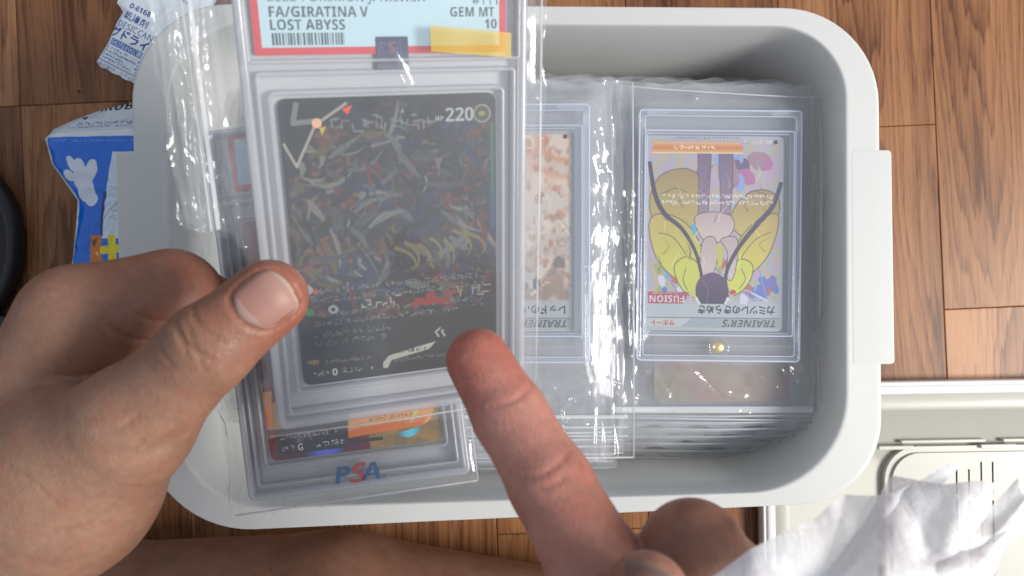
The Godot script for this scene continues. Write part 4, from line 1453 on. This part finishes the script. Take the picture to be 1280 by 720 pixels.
# ---------------------------------------------------------------- the two slabs held in the left hand
func build_held() -> void:
	var ux := Vector3(0.95178, -0.28957, -0.10130)
	var uz := Vector3(-0.00318, -0.33949, 0.94060)
	var uy := uz.cross(ux).normalized()
	uz = ux.cross(uy).normalized()
	var held := Transform3D(Basis(ux.normalized(), uy, uz), Vector3(-35.02, 218.0, -13.82) * MM)
	var slab := make_slab("clear graded slab with red bordered label held under the thumb")
	slab.transform = held
	part("label", card_mesh(-36, -76.5, 34.6, -55.6, -0.4, 0.1, 0.6), printed(label_picture(), 0.6), slab)
	part("stamp", card_mesh(-3.4, -60.2, 5.6, -51.2, 0.3, 0.4, 0.3), printed(stamp_picture(), 0.35), slab)
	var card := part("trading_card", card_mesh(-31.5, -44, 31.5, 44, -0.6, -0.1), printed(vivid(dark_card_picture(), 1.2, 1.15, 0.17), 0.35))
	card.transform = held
	tag(card, "dark card with black and red abstract picture and 220 in its corner", "trading card")
	# its bag: mouth with the zip on the left, loosely creased over the slab
	var bag := thing("zip_bag")
	bag.transform = held
	tag(bag, "hazy creased zip bag round the upper slab, its zip along the left", "zip bag")
	var hard := Rect2(-40, -90, 80.5, 146)
	var lines := random_creases(81, 26, Rect2(-61, -90, 20, 80), 40, 88, 14, 2.4, 0.8)
	lines += random_creases(82, 10, Rect2(-10, -56, 22, 16), 9, 120, 30, 0.5, 0.6)
	lines += random_creases(83, 14, Rect2(-34, -50, 68, 90), 30, 70, 50, 0.16, 0.8)
	lines += [[Vector2(-56, -88), Vector2(-57.5, -20), 3.0, 0.9], [Vector2(-47, -84), Vector2(-44, 10), 2.4, 0.9], [Vector2(-53, -70), Vector2(-50, -30), 2.6, 1.2], [Vector2(0, -57), Vector2(4, -46), 1.3, 1.3], [Vector2(5, -49), Vector2(-10, -41), 1.5, 1.4], [Vector2(-3, -52), Vector2(3, -49), 1.0, 1.0]]
	var long := noise(85, 0.05, FastNoiseLite.TYPE_SIMPLEX, 3, true)
	var fold := noise(86, 0.03)
	var where := func(s: float, t: float) -> Vector3:
		var z := lerpf(-92.0, 60.0, t)
		var x := lerpf(lerpf(-60.5, -43.5, smoothstep(-11.0, -3.0, z)), 45.5, s)
		var k := smooth_out(Vector3(x, 0, z), hard, 9.0)
		return Vector3(x + fold.get_noise_1d(z * 1.5) * 1.5 * absf(2 * s - 1), 4.2 - (4.0 if x < 0.0 else 0.0) * k, z + fold.get_noise_1d(x * 2.0) * 1.5 * absf(2 * t - 1))
	var wrinkle := func(p: Vector3) -> float:
		var k := smooth_out(p, hard, 5.0)
		var a := maxf(0.0, long.get_noise_2d(p.x * 2.6, p.z * 0.4))
		return (a * 2.2 + fold.get_noise_2d(p.x * 1.4, p.z) * 1.0) * (0.012 + (0.95 if p.x < 0.0 else 0.12) * k) + creases(lines, p.x, p.z)
	part("film", sheet(190, 240, where, wrinkle), M.film_haze, bag)
	var where_back := func(s: float, t: float) -> Vector3:
		var z := lerpf(-92.0, 60.0, t)
		return Vector3(lerpf(lerpf(-60.0, -43.5, smoothstep(-11.0, -3.0, z)), 45.5, s), -4.2, z)
	var wrinkle_back := func(p: Vector3) -> float:
		return fold.get_noise_2d(p.x * 2.0 + 90.0, p.z) * 1.6 * smooth_out(p, hard, 5.0)
	part("film", sheet(50, 70, where_back, wrinkle_back), M.film_haze, bag)
	part("zipper", plate(rect(-51.4, -92, -50.1, -8.5), 0.4, -0.6, 1.0, 0.3, 2), M.zip, bag)
	part("zipper", plate(rect(-53.0, -92, -52.4, -8.0), 0.3, -0.6, 0.8, 0.25, 2), M.zip, bag)
	part("seam", tube([Vector3(45.6, 0, -92), Vector3(45.9, 0, -20), Vector3(45.4, 0, 60)], 0.35, 5), M.zip, bag)
	part("seam", tube([Vector3(-43.5, 0, 60), Vector3(0, 0.4, 60.6), Vector3(45.4, 0, 60)], 0.35, 5), M.zip, bag)
	var tape := part("sticker_strip", sheet(10, 4, func(s, t): return Vector3(lerpf(11.2, 34.8, s), 4.75 + 0.08 * sin(s * 9.0), lerpf(-63.2, -56.3, t) + 2.1 * s), func(_p): return 0.0), M.yellow)
	tape.transform = held
	tag(tape, "translucent yellow sticker strip on the bag beside the slab's label", "sticker")

	# the lower slab, behind it and reaching further down
	var low := Transform3D(Basis(Vector3.UP, deg_to_rad(7.2)), Vector3(-62.2, 171.0, 15.8) * MM)
	var slab2 := make_slab("clear graded slab with blue and red logo, behind the held one")
	slab2.transform = low
	var st := SurfaceTool.new()
	st.begin(Mesh.PRIMITIVE_TRIANGLES)
	st.set_smooth_group(-1)
	for q in [["P", -8.6, M.blue_ink], ["S", -3.2, M.red_ink], ["A", 1.0, M.blue_ink], ["®", 8.4, M.blue_ink]]:
		var v := letters(q[0], true)
		var s2 := SurfaceTool.new()
		s2.begin(Mesh.PRIMITIVE_TRIANGLES)
		s2.set_smooth_group(-1)
		var size := 8.4 if q[0] != "®" else 1.8
		if q[0] == "S":
			size = 9.4
		for p in v:
			s2.set_uv(Vector2.ZERO)
			s2.add_vertex(Vector3(q[1] + (p.x * 1.3 + p.y * 0.24) * size, 3.35, 54.4 - p.y * size + (0.4 if q[0] == "S" else 0.0)) * MM)
		s2.generate_normals()
		part("logo_letter", s2.commit(), q[2], slab2)
	part("label", card_mesh(-32.6, -76.5, 36, -55.6, -0.4, 0.1, 0.6), printed(blank_label_picture(), 0.6), slab2)
	var card2 := part("trading_card", card_mesh(-31.5, -44, 31.5, 44, -0.6, -0.1), printed(vivid(warm_card_picture(), 1.15, 1.25, 0.35), 0.35))
	card2.transform = low
	tag(card2, "dark red card with orange banner showing only its lower end below the thumb", "trading card")
	var bag2 := thing("zip_bag")
	bag2.transform = low
	tag(bag2, "clear zip bag round the lower slab, its corner over the box's rim", "zip bag")
	var hard2 := Rect2(-40, -78, 80.5, 134)
	var lines2 := random_creases(91, 22, Rect2(-53, -40, 12, 100), 34, 88, 12, 1.8, 0.7)
	lines2 += random_creases(92, 8, Rect2(-50, 52, 20, 8), 14, 20, 40, 1.4, 0.6)
	var where2 := func(s: float, t: float) -> Vector3:
		var z := lerpf(-80.0, 60.5, t)
		var x := lerpf(-51.0 + 4.0 * smoothstep(-10, 60, z), 42.5, s)
		return Vector3(x + fold.get_noise_1d(z * 2.0 + 50.0) * 1.2 * absf(2 * s - 1), 3.9 - 4.0 * smooth_out(Vector3(x, 0, z), hard2, 8.0), z + 2.0 * (1.0 - s) * smoothstep(40, 60, z))
	var wrinkle2 := func(p: Vector3) -> float:
		var k := smooth_out(p, hard2, 4.0)
		return (maxf(0.0, long.get_noise_2d(p.x * 2.8 + 40.0, p.z * 0.4)) * 2.0 + fold.get_noise_2d(p.x * 1.6, p.z + 200.0)) * (0.03 + 0.97 * k) + creases(lines2, p.x, p.z) * (0.1 + 0.9 * k)
	part("film", sheet(130, 180, where2, wrinkle2), M.film, bag2)
	part("film", sheet(20, 30, func(s, t): return Vector3(lerpf(-49, 42.5, s), -4.0, lerpf(-80, 60.5, t)), func(p): return fold.get_noise_2d(p.x * 2, p.z) * smooth_out(p, hard2, 5.0)), M.film, bag2)
	part("seam", tube([Vector3(-47, -0.4, 62), Vector3(0, 0.2, 61.0), Vector3(42.5, 0, 60.3)], 0.4, 5), M.zip, bag2)
	part("seam", tube([Vector3(42.5, 0, -80), Vector3(42.7, 0, 0), Vector3(42.5, 0, 60.3)], 0.4, 5), M.zip, bag2)


# ---------------------------------------------------------------- loose crumpled bag at the lower right
func build_loose_bag() -> void:
	var o := thing("plastic_bag")
	tag(o, "crumpled white translucent plastic bag in the lower right over the lid", "plastic bag")
	var n1 := noise(301, 0.020, FastNoiseLite.TYPE_SIMPLEX_SMOOTH, 2, true)
	var n2 := noise(302, 0.016)
	var n3 := noise(303, 0.06, FastNoiseLite.TYPE_SIMPLEX, 3)
	# each fold runs from the gathered end near the hand to the open end at the upper right
	var folds := [
		[[852, 742, 158], [1010, 800, 150], [1048, 606, 182], [1190, 580, 198], 301],
		[[950, 770, 152], [1090, 800, 148], [1112, 588, 190], [1240, 608, 196], 305],
		[[1050, 740, 160], [1100, 800, 158], [1272, 596, 192], [1300, 644, 196], 309],
		[[1080, 780, 166], [1210, 790, 170], [1150, 640, 196], [1250, 676, 204], 313],
	]
	for f in folds:
		var a := at(f[0][0], f[0][1], f[0][2])
		var b := at(f[1][0], f[1][1], f[1][2])
		var c := at(f[2][0], f[2][1], f[2][2])
		var d := at(f[3][0], f[3][1], f[3][2])
		var sd: float = f[4]
		var dir0 := Vector2((c + d - a - b).x, (c + d - a - b).z).normalized()
		var where := func(s: float, t: float) -> Vector3:
			var tt := t * (1.0 + n2.get_noise_2d(s * 44.0, sd) * 0.16 * t)
			var p := a.lerp(b, s).lerp(c.lerp(d, s), tt)
			p.y += sin(t * PI) * 5.0 + sin(s * PI) * 5.0
			return p
		var wrinkle := func(p: Vector3) -> float:
			var u := Vector2(p.x, p.z).dot(dir0)
			var w := Vector2(p.x, p.z).dot(dir0.orthogonal())
			return n1.get_noise_2d(u * 0.45 + sd, w * 1.1) * 4.2 + n2.get_noise_2d(u, w * 1.8 + sd) * 6.0 + n3.get_noise_2d(u * 0.6, w * 0.9) * 0.6
		part("fold", sheet(90, 110, where, wrinkle, 0.02), M.film_white, o)


# ---------------------------------------------------------------- the person: two hands and a shin
# distance in mm to a set of tapered bones joined softly; bone = [a, b, radius a, radius b, softness]
func flesh(p: Vector3, bones: Array, grooves: Array) -> float:
	var d := 1e6
	for o in bones:
		var a: Vector3 = o[0]
		var ab: Vector3 = o[1] - a
		var t := clampf((p - a).dot(ab) / maxf(ab.length_squared(), 1e-4), 0.0, 1.0)
		var e := p.distance_to(a + ab * t) - lerpf(o[2], o[3], t)
		var k: float = o[4]
		if absf(d - e) >= k:
			d = minf(d, e)
		else:
			var h := 0.5 + 0.5 * (d - e) / k
			d = lerpf(d, e, h) - k * h * (1.0 - h)
	for g in grooves:
		var a: Vector3 = g[0]
		var ab: Vector3 = g[1] - a
		var t := clampf((p - a).dot(ab) / maxf(ab.length_squared(), 1e-4), 0.0, 1.0)
		var q: float = p.distance_squared_to(a + ab * t) / (g[2] * g[2])
		if q < 5.0:
			d += g[3] * exp(-q)
	return d


func near(list: Array, c: Vector3, reach: float, from: int) -> Array:
	var out := []
	for o in list:
		var a: Vector3 = o[0]
		var ab: Vector3 = o[1] - a
		var t := clampf((c - a).dot(ab) / maxf(ab.length_squared(), 1e-4), 0.0, 1.0)
		var r: float = maxf(o[2], o[3]) if from == 0 else o[2] * 2.4
		if c.distance_to(a + ab * t) < r + reach:
			out.append(o)
	return out


# one continuous skin over the bones, by surface nets on the cells near it
func skin(bones: Array, grooves: Array, tint: Callable, cell: float) -> ArrayMesh:
	var lo := Vector3(1e9, 1e9, 1e9)
	var hi := -lo
	for o in bones:
		for e in 2:
			var r: Vector3 = Vector3.ONE * (float(o[2 + e]) + 3.0)
			lo = lo.min(o[e] - r)
			hi = hi.max(o[e] + r)
	var B := 6
	var nb := Vector3i(((hi - lo) / (cell * B)).ceil())
	var nx := nb.x * B + 1
	var ny := nb.y * B + 1
	var nz := nb.z * B + 1
	var val := PackedFloat32Array()
	val.resize(nx * ny * nz)
	val.fill(1e5)
	var blocks := []
	var half := cell * B * 0.5
	var diag := half * 1.7321
	for bz in nb.z:
		for by in nb.y:
			for bx in nb.x:
				var c := lo + Vector3(bx, by, bz) * cell * B + Vector3.ONE * half
				var mine := near(bones, c, diag + 12.0, 0)
				if mine.is_empty() or absf(flesh(c, mine, [])) > diag + 2.5:
					continue
				var cuts := near(grooves, c, diag, 1)
				blocks.append([bx * B, by * B, bz * B, mine, cuts])
				for k in B + 1:
					for j in B + 1:
						var row := ((bz * B + k) * ny + by * B + j) * nx + bx * B
						for i in B + 1:
							if val[row + i] > 9e4:
								val[row + i] = flesh(lo + Vector3(bx * B + i, by * B + j, bz * B + k) * cell, mine, cuts)
	var at_cell := {}
	var v := PackedVector3Array()
	var nor := PackedVector3Array()
	var col := PackedColorArray()
	var off := [0, 1, nx, nx + 1, nx * ny, nx * ny + 1, nx * ny + nx, nx * ny + nx + 1]
	var pairs := [[0, 1], [2, 3], [4, 5], [6, 7], [0, 2], [1, 3], [4, 6], [5, 7], [0, 4], [1, 5], [2, 6], [3, 7]]
	for b in blocks:
		for k in B:
			for j in B:
				for i in B:
					var x: int = b[0] + i
					var y: int = b[1] + j
					var z: int = b[2] + k
					var g := (z * ny + y) * nx + x
					var inside := 0
					for o in off:
						if val[g + o] < 0.0:
							inside += 1
					if inside == 0 or inside == 8:
						continue
					var sum := Vector3.ZERO
					var n := 0
					for pr in pairs:
						var d0: float = val[g + off[pr[0]]]
						var d1: float = val[g + off[pr[1]]]
						if (d0 < 0.0) != (d1 < 0.0):
							var t := d0 / (d0 - d1)
							var p0 := Vector3(pr[0] & 1, (pr[0] >> 1) & 1, pr[0] >> 2)
							var p1 := Vector3(pr[1] & 1, (pr[1] >> 1) & 1, pr[1] >> 2)
							sum += p0.lerp(p1, t)
							n += 1
					var p := lo + (Vector3(x, y, z) + sum / n) * cell
					var e := 0.25
					var nn := Vector3.ZERO
					for it in 2:
						var d := flesh(p, b[3], b[4])
						nn = Vector3(flesh(p + Vector3(e, 0, 0), b[3], b[4]) - d, flesh(p + Vector3(0, e, 0), b[3], b[4]) - d, flesh(p + Vector3(0, 0, e), b[3], b[4]) - d).normalized()
						if it == 0:
							p -= nn * clampf(d, -cell, cell)
					at_cell[g] = v.size()
					v.append(p * MM)
					nor.append(nn)
					col.append(tint.call(p))
	var idx := PackedInt32Array()
	var step := [1, nx, nx * ny]
	for g in at_cell:
		for ax in 3:
			var u: int = step[(ax + 1) % 3]
			var w: int = step[(ax + 2) % 3]
			var s0: bool = val[g] < 0.0
			var s1: bool = val[g + step[ax]] < 0.0
			if s0 == s1 or not (at_cell.has(g - u) and at_cell.has(g - w) and at_cell.has(g - u - w)):
				continue
			var a: int = at_cell[g - u - w]
			var b: int = at_cell[g - w]
			var c: int = at_cell[g]
			var d: int = at_cell[g - u]
			if s0:
				idx.append_array([a, c, b, a, d, c])
			else:
				idx.append_array([a, b, c, a, c, d])
	return arrays(v, nor, PackedVector2Array(), idx, col)


# a nail: a rounded patch laid on the flesh; along points to the tip, out away from the bone
func nail(mid: Vector3, along: Vector3, out: Vector3, length: float, width: float, bones: Array, tone := 1.0) -> ArrayMesh:
	var side := along.cross(out).normalized()
	out = side.cross(along).normalized()
	var n := 18
	var m := 22
	var where := func(s: float, t: float) -> Vector3:
		var u := s * 2.0 - 1.0
		var w := t * 2.0 - 1.0
		# a squarish outline, rounder at the root
		var sq := u * sqrt(maxf(0.0, 1.0 - 0.5 * pow(absf(w), 5.0)))
		var sw := w * sqrt(maxf(0.0, 1.0 - (0.30 if w > 0 else 0.42) * u * u))
		var p := mid + side * sq * width * 0.5 + along * sw * length * 0.5 + out * 12.0
		var far := 0.0
		for k in 14:
			var d := flesh(p, bones, [])
			far += d
			if d < 0.02 or far > 30.0:
				break
			p -= out * d * 0.8
		var edge := maxf(absf(u), absf(w))
		return p + out * (0.5 * (1.0 - pow(edge, 8.0)) - 0.35 * pow(edge, 8.0))
	var tint := func(s: float, t: float) -> Color:
		var u := s * 2.0 - 1.0
		var c := Color(0.33, 0.165, 0.135).lerp(Color(0.38, 0.215, 0.18), clampf(t * 1.3 - 0.2, 0, 1))
		if t < 0.17 - 0.10 * u * u:
			c = Color(0.39, 0.25, 0.215)
		c = c.lerp(Color(0.46, 0.33, 0.27), smoothstep(0.93, 0.96, t + 0.02 * u * u))
		return Color(c.r * tone, c.g * tone, c.b * tone)
	return sheet(n, m, where, func(_p): return 0.0, 0.012, tint)


func ring_of(mid: Vector3, along: Vector3, side: Vector3, length: float, width: float, r: float, deep: float, bones: Array, out: Vector3) -> Array:
	var pts := []
	for k in 25:
		var a := TAU * k / 24.0
		var q := Vector2(cos(a), sin(a))
		var e := pow(pow(absf(q.x), 3.0) + pow(absf(q.y), 3.0), -1.0 / 3.0)
		var p: Vector3 = mid + side * q.x * e * width * 0.5 + along * q.y * e * length * 0.5 + out * 12.0
		for it in 14:
			p -= out * flesh(p, bones, []) * 0.8
		pts.append(p)
	var g := []
	for k in 24:
		g.append([pts[k], pts[k + 1], r, deep])
	return g


# creases across a finger: short arcs on the side that faces the camera
func fold_line(a: Vector3, b: Vector3, bones: Array, r: float, deep: float, sag := 0.0) -> Array:
	var pts := []
	var along := (b - a).cross(Vector3.UP).normalized()
	for k in 9:
		var t := k / 8.0
		var p := a.lerp(b, t) + along * sag * sin(t * PI)
		p.y += 25.0
		for it in 16:
			p.y -= flesh(p, bones, []) * 0.8
		pts.append(p)
	var g := []
	for k in 8:
		g.append([pts[k], pts[k + 1], r, deep])
	return g


func build_person() -> void:
	var who := thing("person")
	tag(who, "person reaching in: one hand holds the slabs, the other points", "person")
	var mottle := noise(400, 0.05)
	var fine := noise(401, 0.35)
	var vein := noise(402, 0.11)
	var base := Color(0.285, 0.148, 0.100)
	var red := Color(0.28, 0.088, 0.058)
	var brown := Color(0.16, 0.078, 0.047)
	var tint_with := func(spots: Array, pale := base) -> Callable:
		return func(p: Vector3) -> Color:
			var c: Color = pale.lerp(brown, clampf(mottle.get_noise_3d(p.x, p.y, p.z) * 0.7 + 0.12, 0, 0.5))
			for s in spots:
				var k: float = exp(-p.distance_squared_to(s[0]) / (s[1] * s[1]))
				c = c.lerp(s[2], k * s[3])
			var v := vein.get_noise_3d(p.x, p.y, p.z)
			c = c.lerp(Color(c.r * 1.06, c.g * 0.82, c.b * 0.80), clampf(v * 0.9, 0.0, 0.45))
			c = c.lerp(Color(c.r * 1.10, c.g * 1.14, c.b * 1.16), clampf(-v * 0.8, 0.0, 0.35))
			var f := 1.0 + 0.16 * fine.get_noise_3d(p.x, p.y, p.z)
			return Color(c.r * f, c.g * f, c.b * f)

	# the hand that holds the slabs
	var tip := at(337, 372, 207)
	var ip := at(258, 436, 204)
	var mcp := at(160, 536, 214)
	var thenar := at(82, 604, 226)
	var wrist := at(-70, 720, 236)
	var arm := at(-330, 960, 250)
	var k1 := at(98, 404, 238)
	var p1 := at(214, 374, 248)
	var bones := [
		[arm, wrist, 36.0, 31.0, 6.0],
		[wrist, thenar, 30.0, 24.0, 12.0],
		[at(-60, 610, 250), at(48, 505, 240), 26.0, 19.0, 12.0],
		[thenar, mcp, 24.0, 15.5, 12.0],
		[mcp, ip, 14.6, 11.0, 8.0],
		[ip, tip, 10.9, 10.0, 4.0],
		[at(48, 500, 242), k1, 19.0, 17.5, 3.0],
		[k1, p1, 17.0, 15.5, 2.5],
		[p1, at(290, 392, 290), 14.0, 10.0, 4.0],
		[at(290, 392, 290), at(372, 410, 300), 9.5, 7.8, 3.0],
		[at(10, 500, 262), at(110, 440, 292), 15.0, 11.0, 5.0],
		[at(110, 440, 292), at(240, 440, 306), 10.6, 9.6, 4.0],
		[at(240, 430, 306), at(330, 440, 304), 9.4, 8.2, 3.0],
		[at(20, 540, 270), at(130, 510, 300), 14.0, 10.4, 5.0],
		[at(130, 510, 300), at(170, 490, 310), 10.0, 9.0, 4.0],
		[at(170, 490, 310), at(230, 478, 308), 8.8, 7.8, 3.0],
		[at(40, 580, 274), at(140, 565, 304), 12.0, 9.0, 5.0],
		[at(140, 565, 304), at(176, 530, 310), 8.6, 7.2, 4.0],
	]
	var axis := (tip - ip).normalized()
	var out := Vector3(-0.16, 1.0, -0.1).normalized()
	var side := axis.cross(out).normalized()
	out = side.cross(axis).normalized()
	var nm := at(328, 372, 197)
	var gr := ring_of(nm, axis, side, 15.0, 13.6, 0.8, 0.45, bones, out)
	for c in [[[212, 396], [250, 442], -1.6, 0.8], [[222, 388], [276, 446], 1.5, 0.7], [[240, 376], [290, 424], 1.2, 0.6], [[246, 404], [268, 462], -0.6, 0.4], [[204, 420], [232, 454], 0.6, 0.35]]:
		gr += fold_line(at(c[0][0], c[0][1], 200), at(c[1][0], c[1][1], 200), bones, 0.75, c[3] * 0.36, c[2])
	# the long crease between thumb and finger, and the one at the thumb's root
	for c in [[[118, 404], [176, 430], 2.0, 0.28], [[150, 392], [186, 404], 1.0, 0.22], [[60, 470], [120, 462], 1.6, 0.25], [[176, 520], [226, 500], 1.4, 0.18], [[196, 556], [232, 520], 1.2, 0.2], [[120, 640], [190, 600], 2.5, 0.16], [[60, 560], [130, 610], -2.0, 0.14]]:
		gr += fold_line(at(c[0][0], c[0][1], 222), at(c[1][0], c[1][1], 222), bones, 0.9, c[3], c[2])
	gr += fold_line(at(150, 560, 205), at(236, 540, 210), bones, 2.4, 0.35, 2.0)
	var hand := part("hand", skin(bones, gr, tint_with.call([[tip, 17.0, red, 0.75], [at(375, 380, 205), 12.0, red, 0.7], [at(240, 360, 236), 26.0, red, 0.55], [ip, 14.0, brown, 0.35], [at(40, 590, 200), 50.0, Color(0.34, 0.19, 0.122), 0.6]]), 0.85), M.skin, who)  # last spot paints the light on the lower palm into the skin
	part("fingernail", nail(nm, axis, out, 14.0, 12.6, bones), M.nail, hand)

	# the pointing hand, palm up, its middle finger curled behind the loose bag
	var t0 := at(598, 451, 205)
	var d1 := at(638, 520, 200)
	var d2 := at(688, 604, 192)
	var d3 := at(752, 722, 182)
	var bones2 := [
		[Vector3(190, 215, 430), Vector3(72, 262, 168), 36.0, 27.0, 6.0],
		[Vector3(72, 262, 168), Vector3(40, 280, 118), 27.0, 24.0, 14.0],
		[at(860, 1000, 178), at(800, 860, 178), 24.0, 22.0, 14.0],
		[at(800, 860, 180), d3, 20.0, 11.5, 10.0],
		[d3, d2, 11.4, 10.1, 3.0],
		[d2, d1, 10.0, 9.4, 2.5],
		[d1, t0, 9.3, 8.4, 2.5],
		[at(850, 900, 178), at(846, 770, 178), 15.0, 12.5, 5.0],
		[at(846, 770, 178), at(866, 692, 182), 12.2, 12.0, 2.0],
		[at(866, 692, 182), at(905, 720, 186), 12.0, 10.0, 2.0],
		[at(905, 720, 186), at(900, 780, 180), 9.6, 9.0, 2.0],
		[at(930, 860, 184), at(960, 770, 192), 14.0, 10.5, 4.0],
		[at(960, 770, 192), at(985, 810, 198), 10.0, 9.0, 2.0],
		[at(990, 880, 190), at(1030, 800, 200), 12.0, 9.0, 4.0],
		[at(1030, 800, 200), at(1040, 850, 206), 8.6, 7.8, 2.0],
		[at(800, 960, 172), at(790, 822, 158), 14.0, 10.0, 6.0],
		[at(790, 822, 158), at(808, 744, 158), 10.0, 8.6, 2.5],
	]
	var gr2 := []
	for c in [[[612, 512], [664, 490], 1.0, 0.45], [[646, 596], [712, 566], 1.2, 0.5], [[700, 700], [786, 668], 1.4, 0.5], [[706, 712], [770, 690], 1.0, 0.35], [[668, 606], [706, 590], 0.8, 0.25]]:
		gr2 += fold_line(at(c[0][0], c[0][1], 186), at(c[1][0], c[1][1], 186), bones2, 0.8, c[3] * 0.4, c[2])
	var ttip := at(811, 745, 150)
	var tal := (at(812, 700, 158) - at(792, 800, 158)).normalized()
	var hand2 := part("hand", skin(bones2, gr2, tint_with.call([[t0, 20.0, Color(0.36, 0.090, 0.062), 0.85], [at(645, 560, 190), 20.0, Color(0.50, 0.235, 0.19), 0.6], [d3, 24.0, Color(0.44, 0.17, 0.13), 0.3], [at(866, 690, 176), 30.0, brown, 0.7], [at(720, 640, 184), 16.0, Color(0.44, 0.16, 0.12), 0.4]], Color(0.45, 0.225, 0.175)), 0.85), M.skin, who)  # brown spot paints the shade on the curled finger into the skin
	part("fingernail", nail(ttip, tal, Vector3(0, 1, -0.15).normalized(), 10.0, 10.0, bones2, 0.55), M.nail, hand2)

	# a bare shin along the lower edge
	var leg := [
		[at(120, 806, 405), at(420, 800, 405), 50.0, 53.0, 8.0],
		[at(420, 800, 405), at(800, 860, 400), 53.0, 50.0, 8.0],
		[at(-200, 860, 400), at(120, 806, 405), 62.0, 50.0, 8.0],
	]
	part("leg", skin(leg, [], tint_with.call([[at(300, 690, 360), 80.0, brown, 0.3]]), 4.0), M.skin, who)
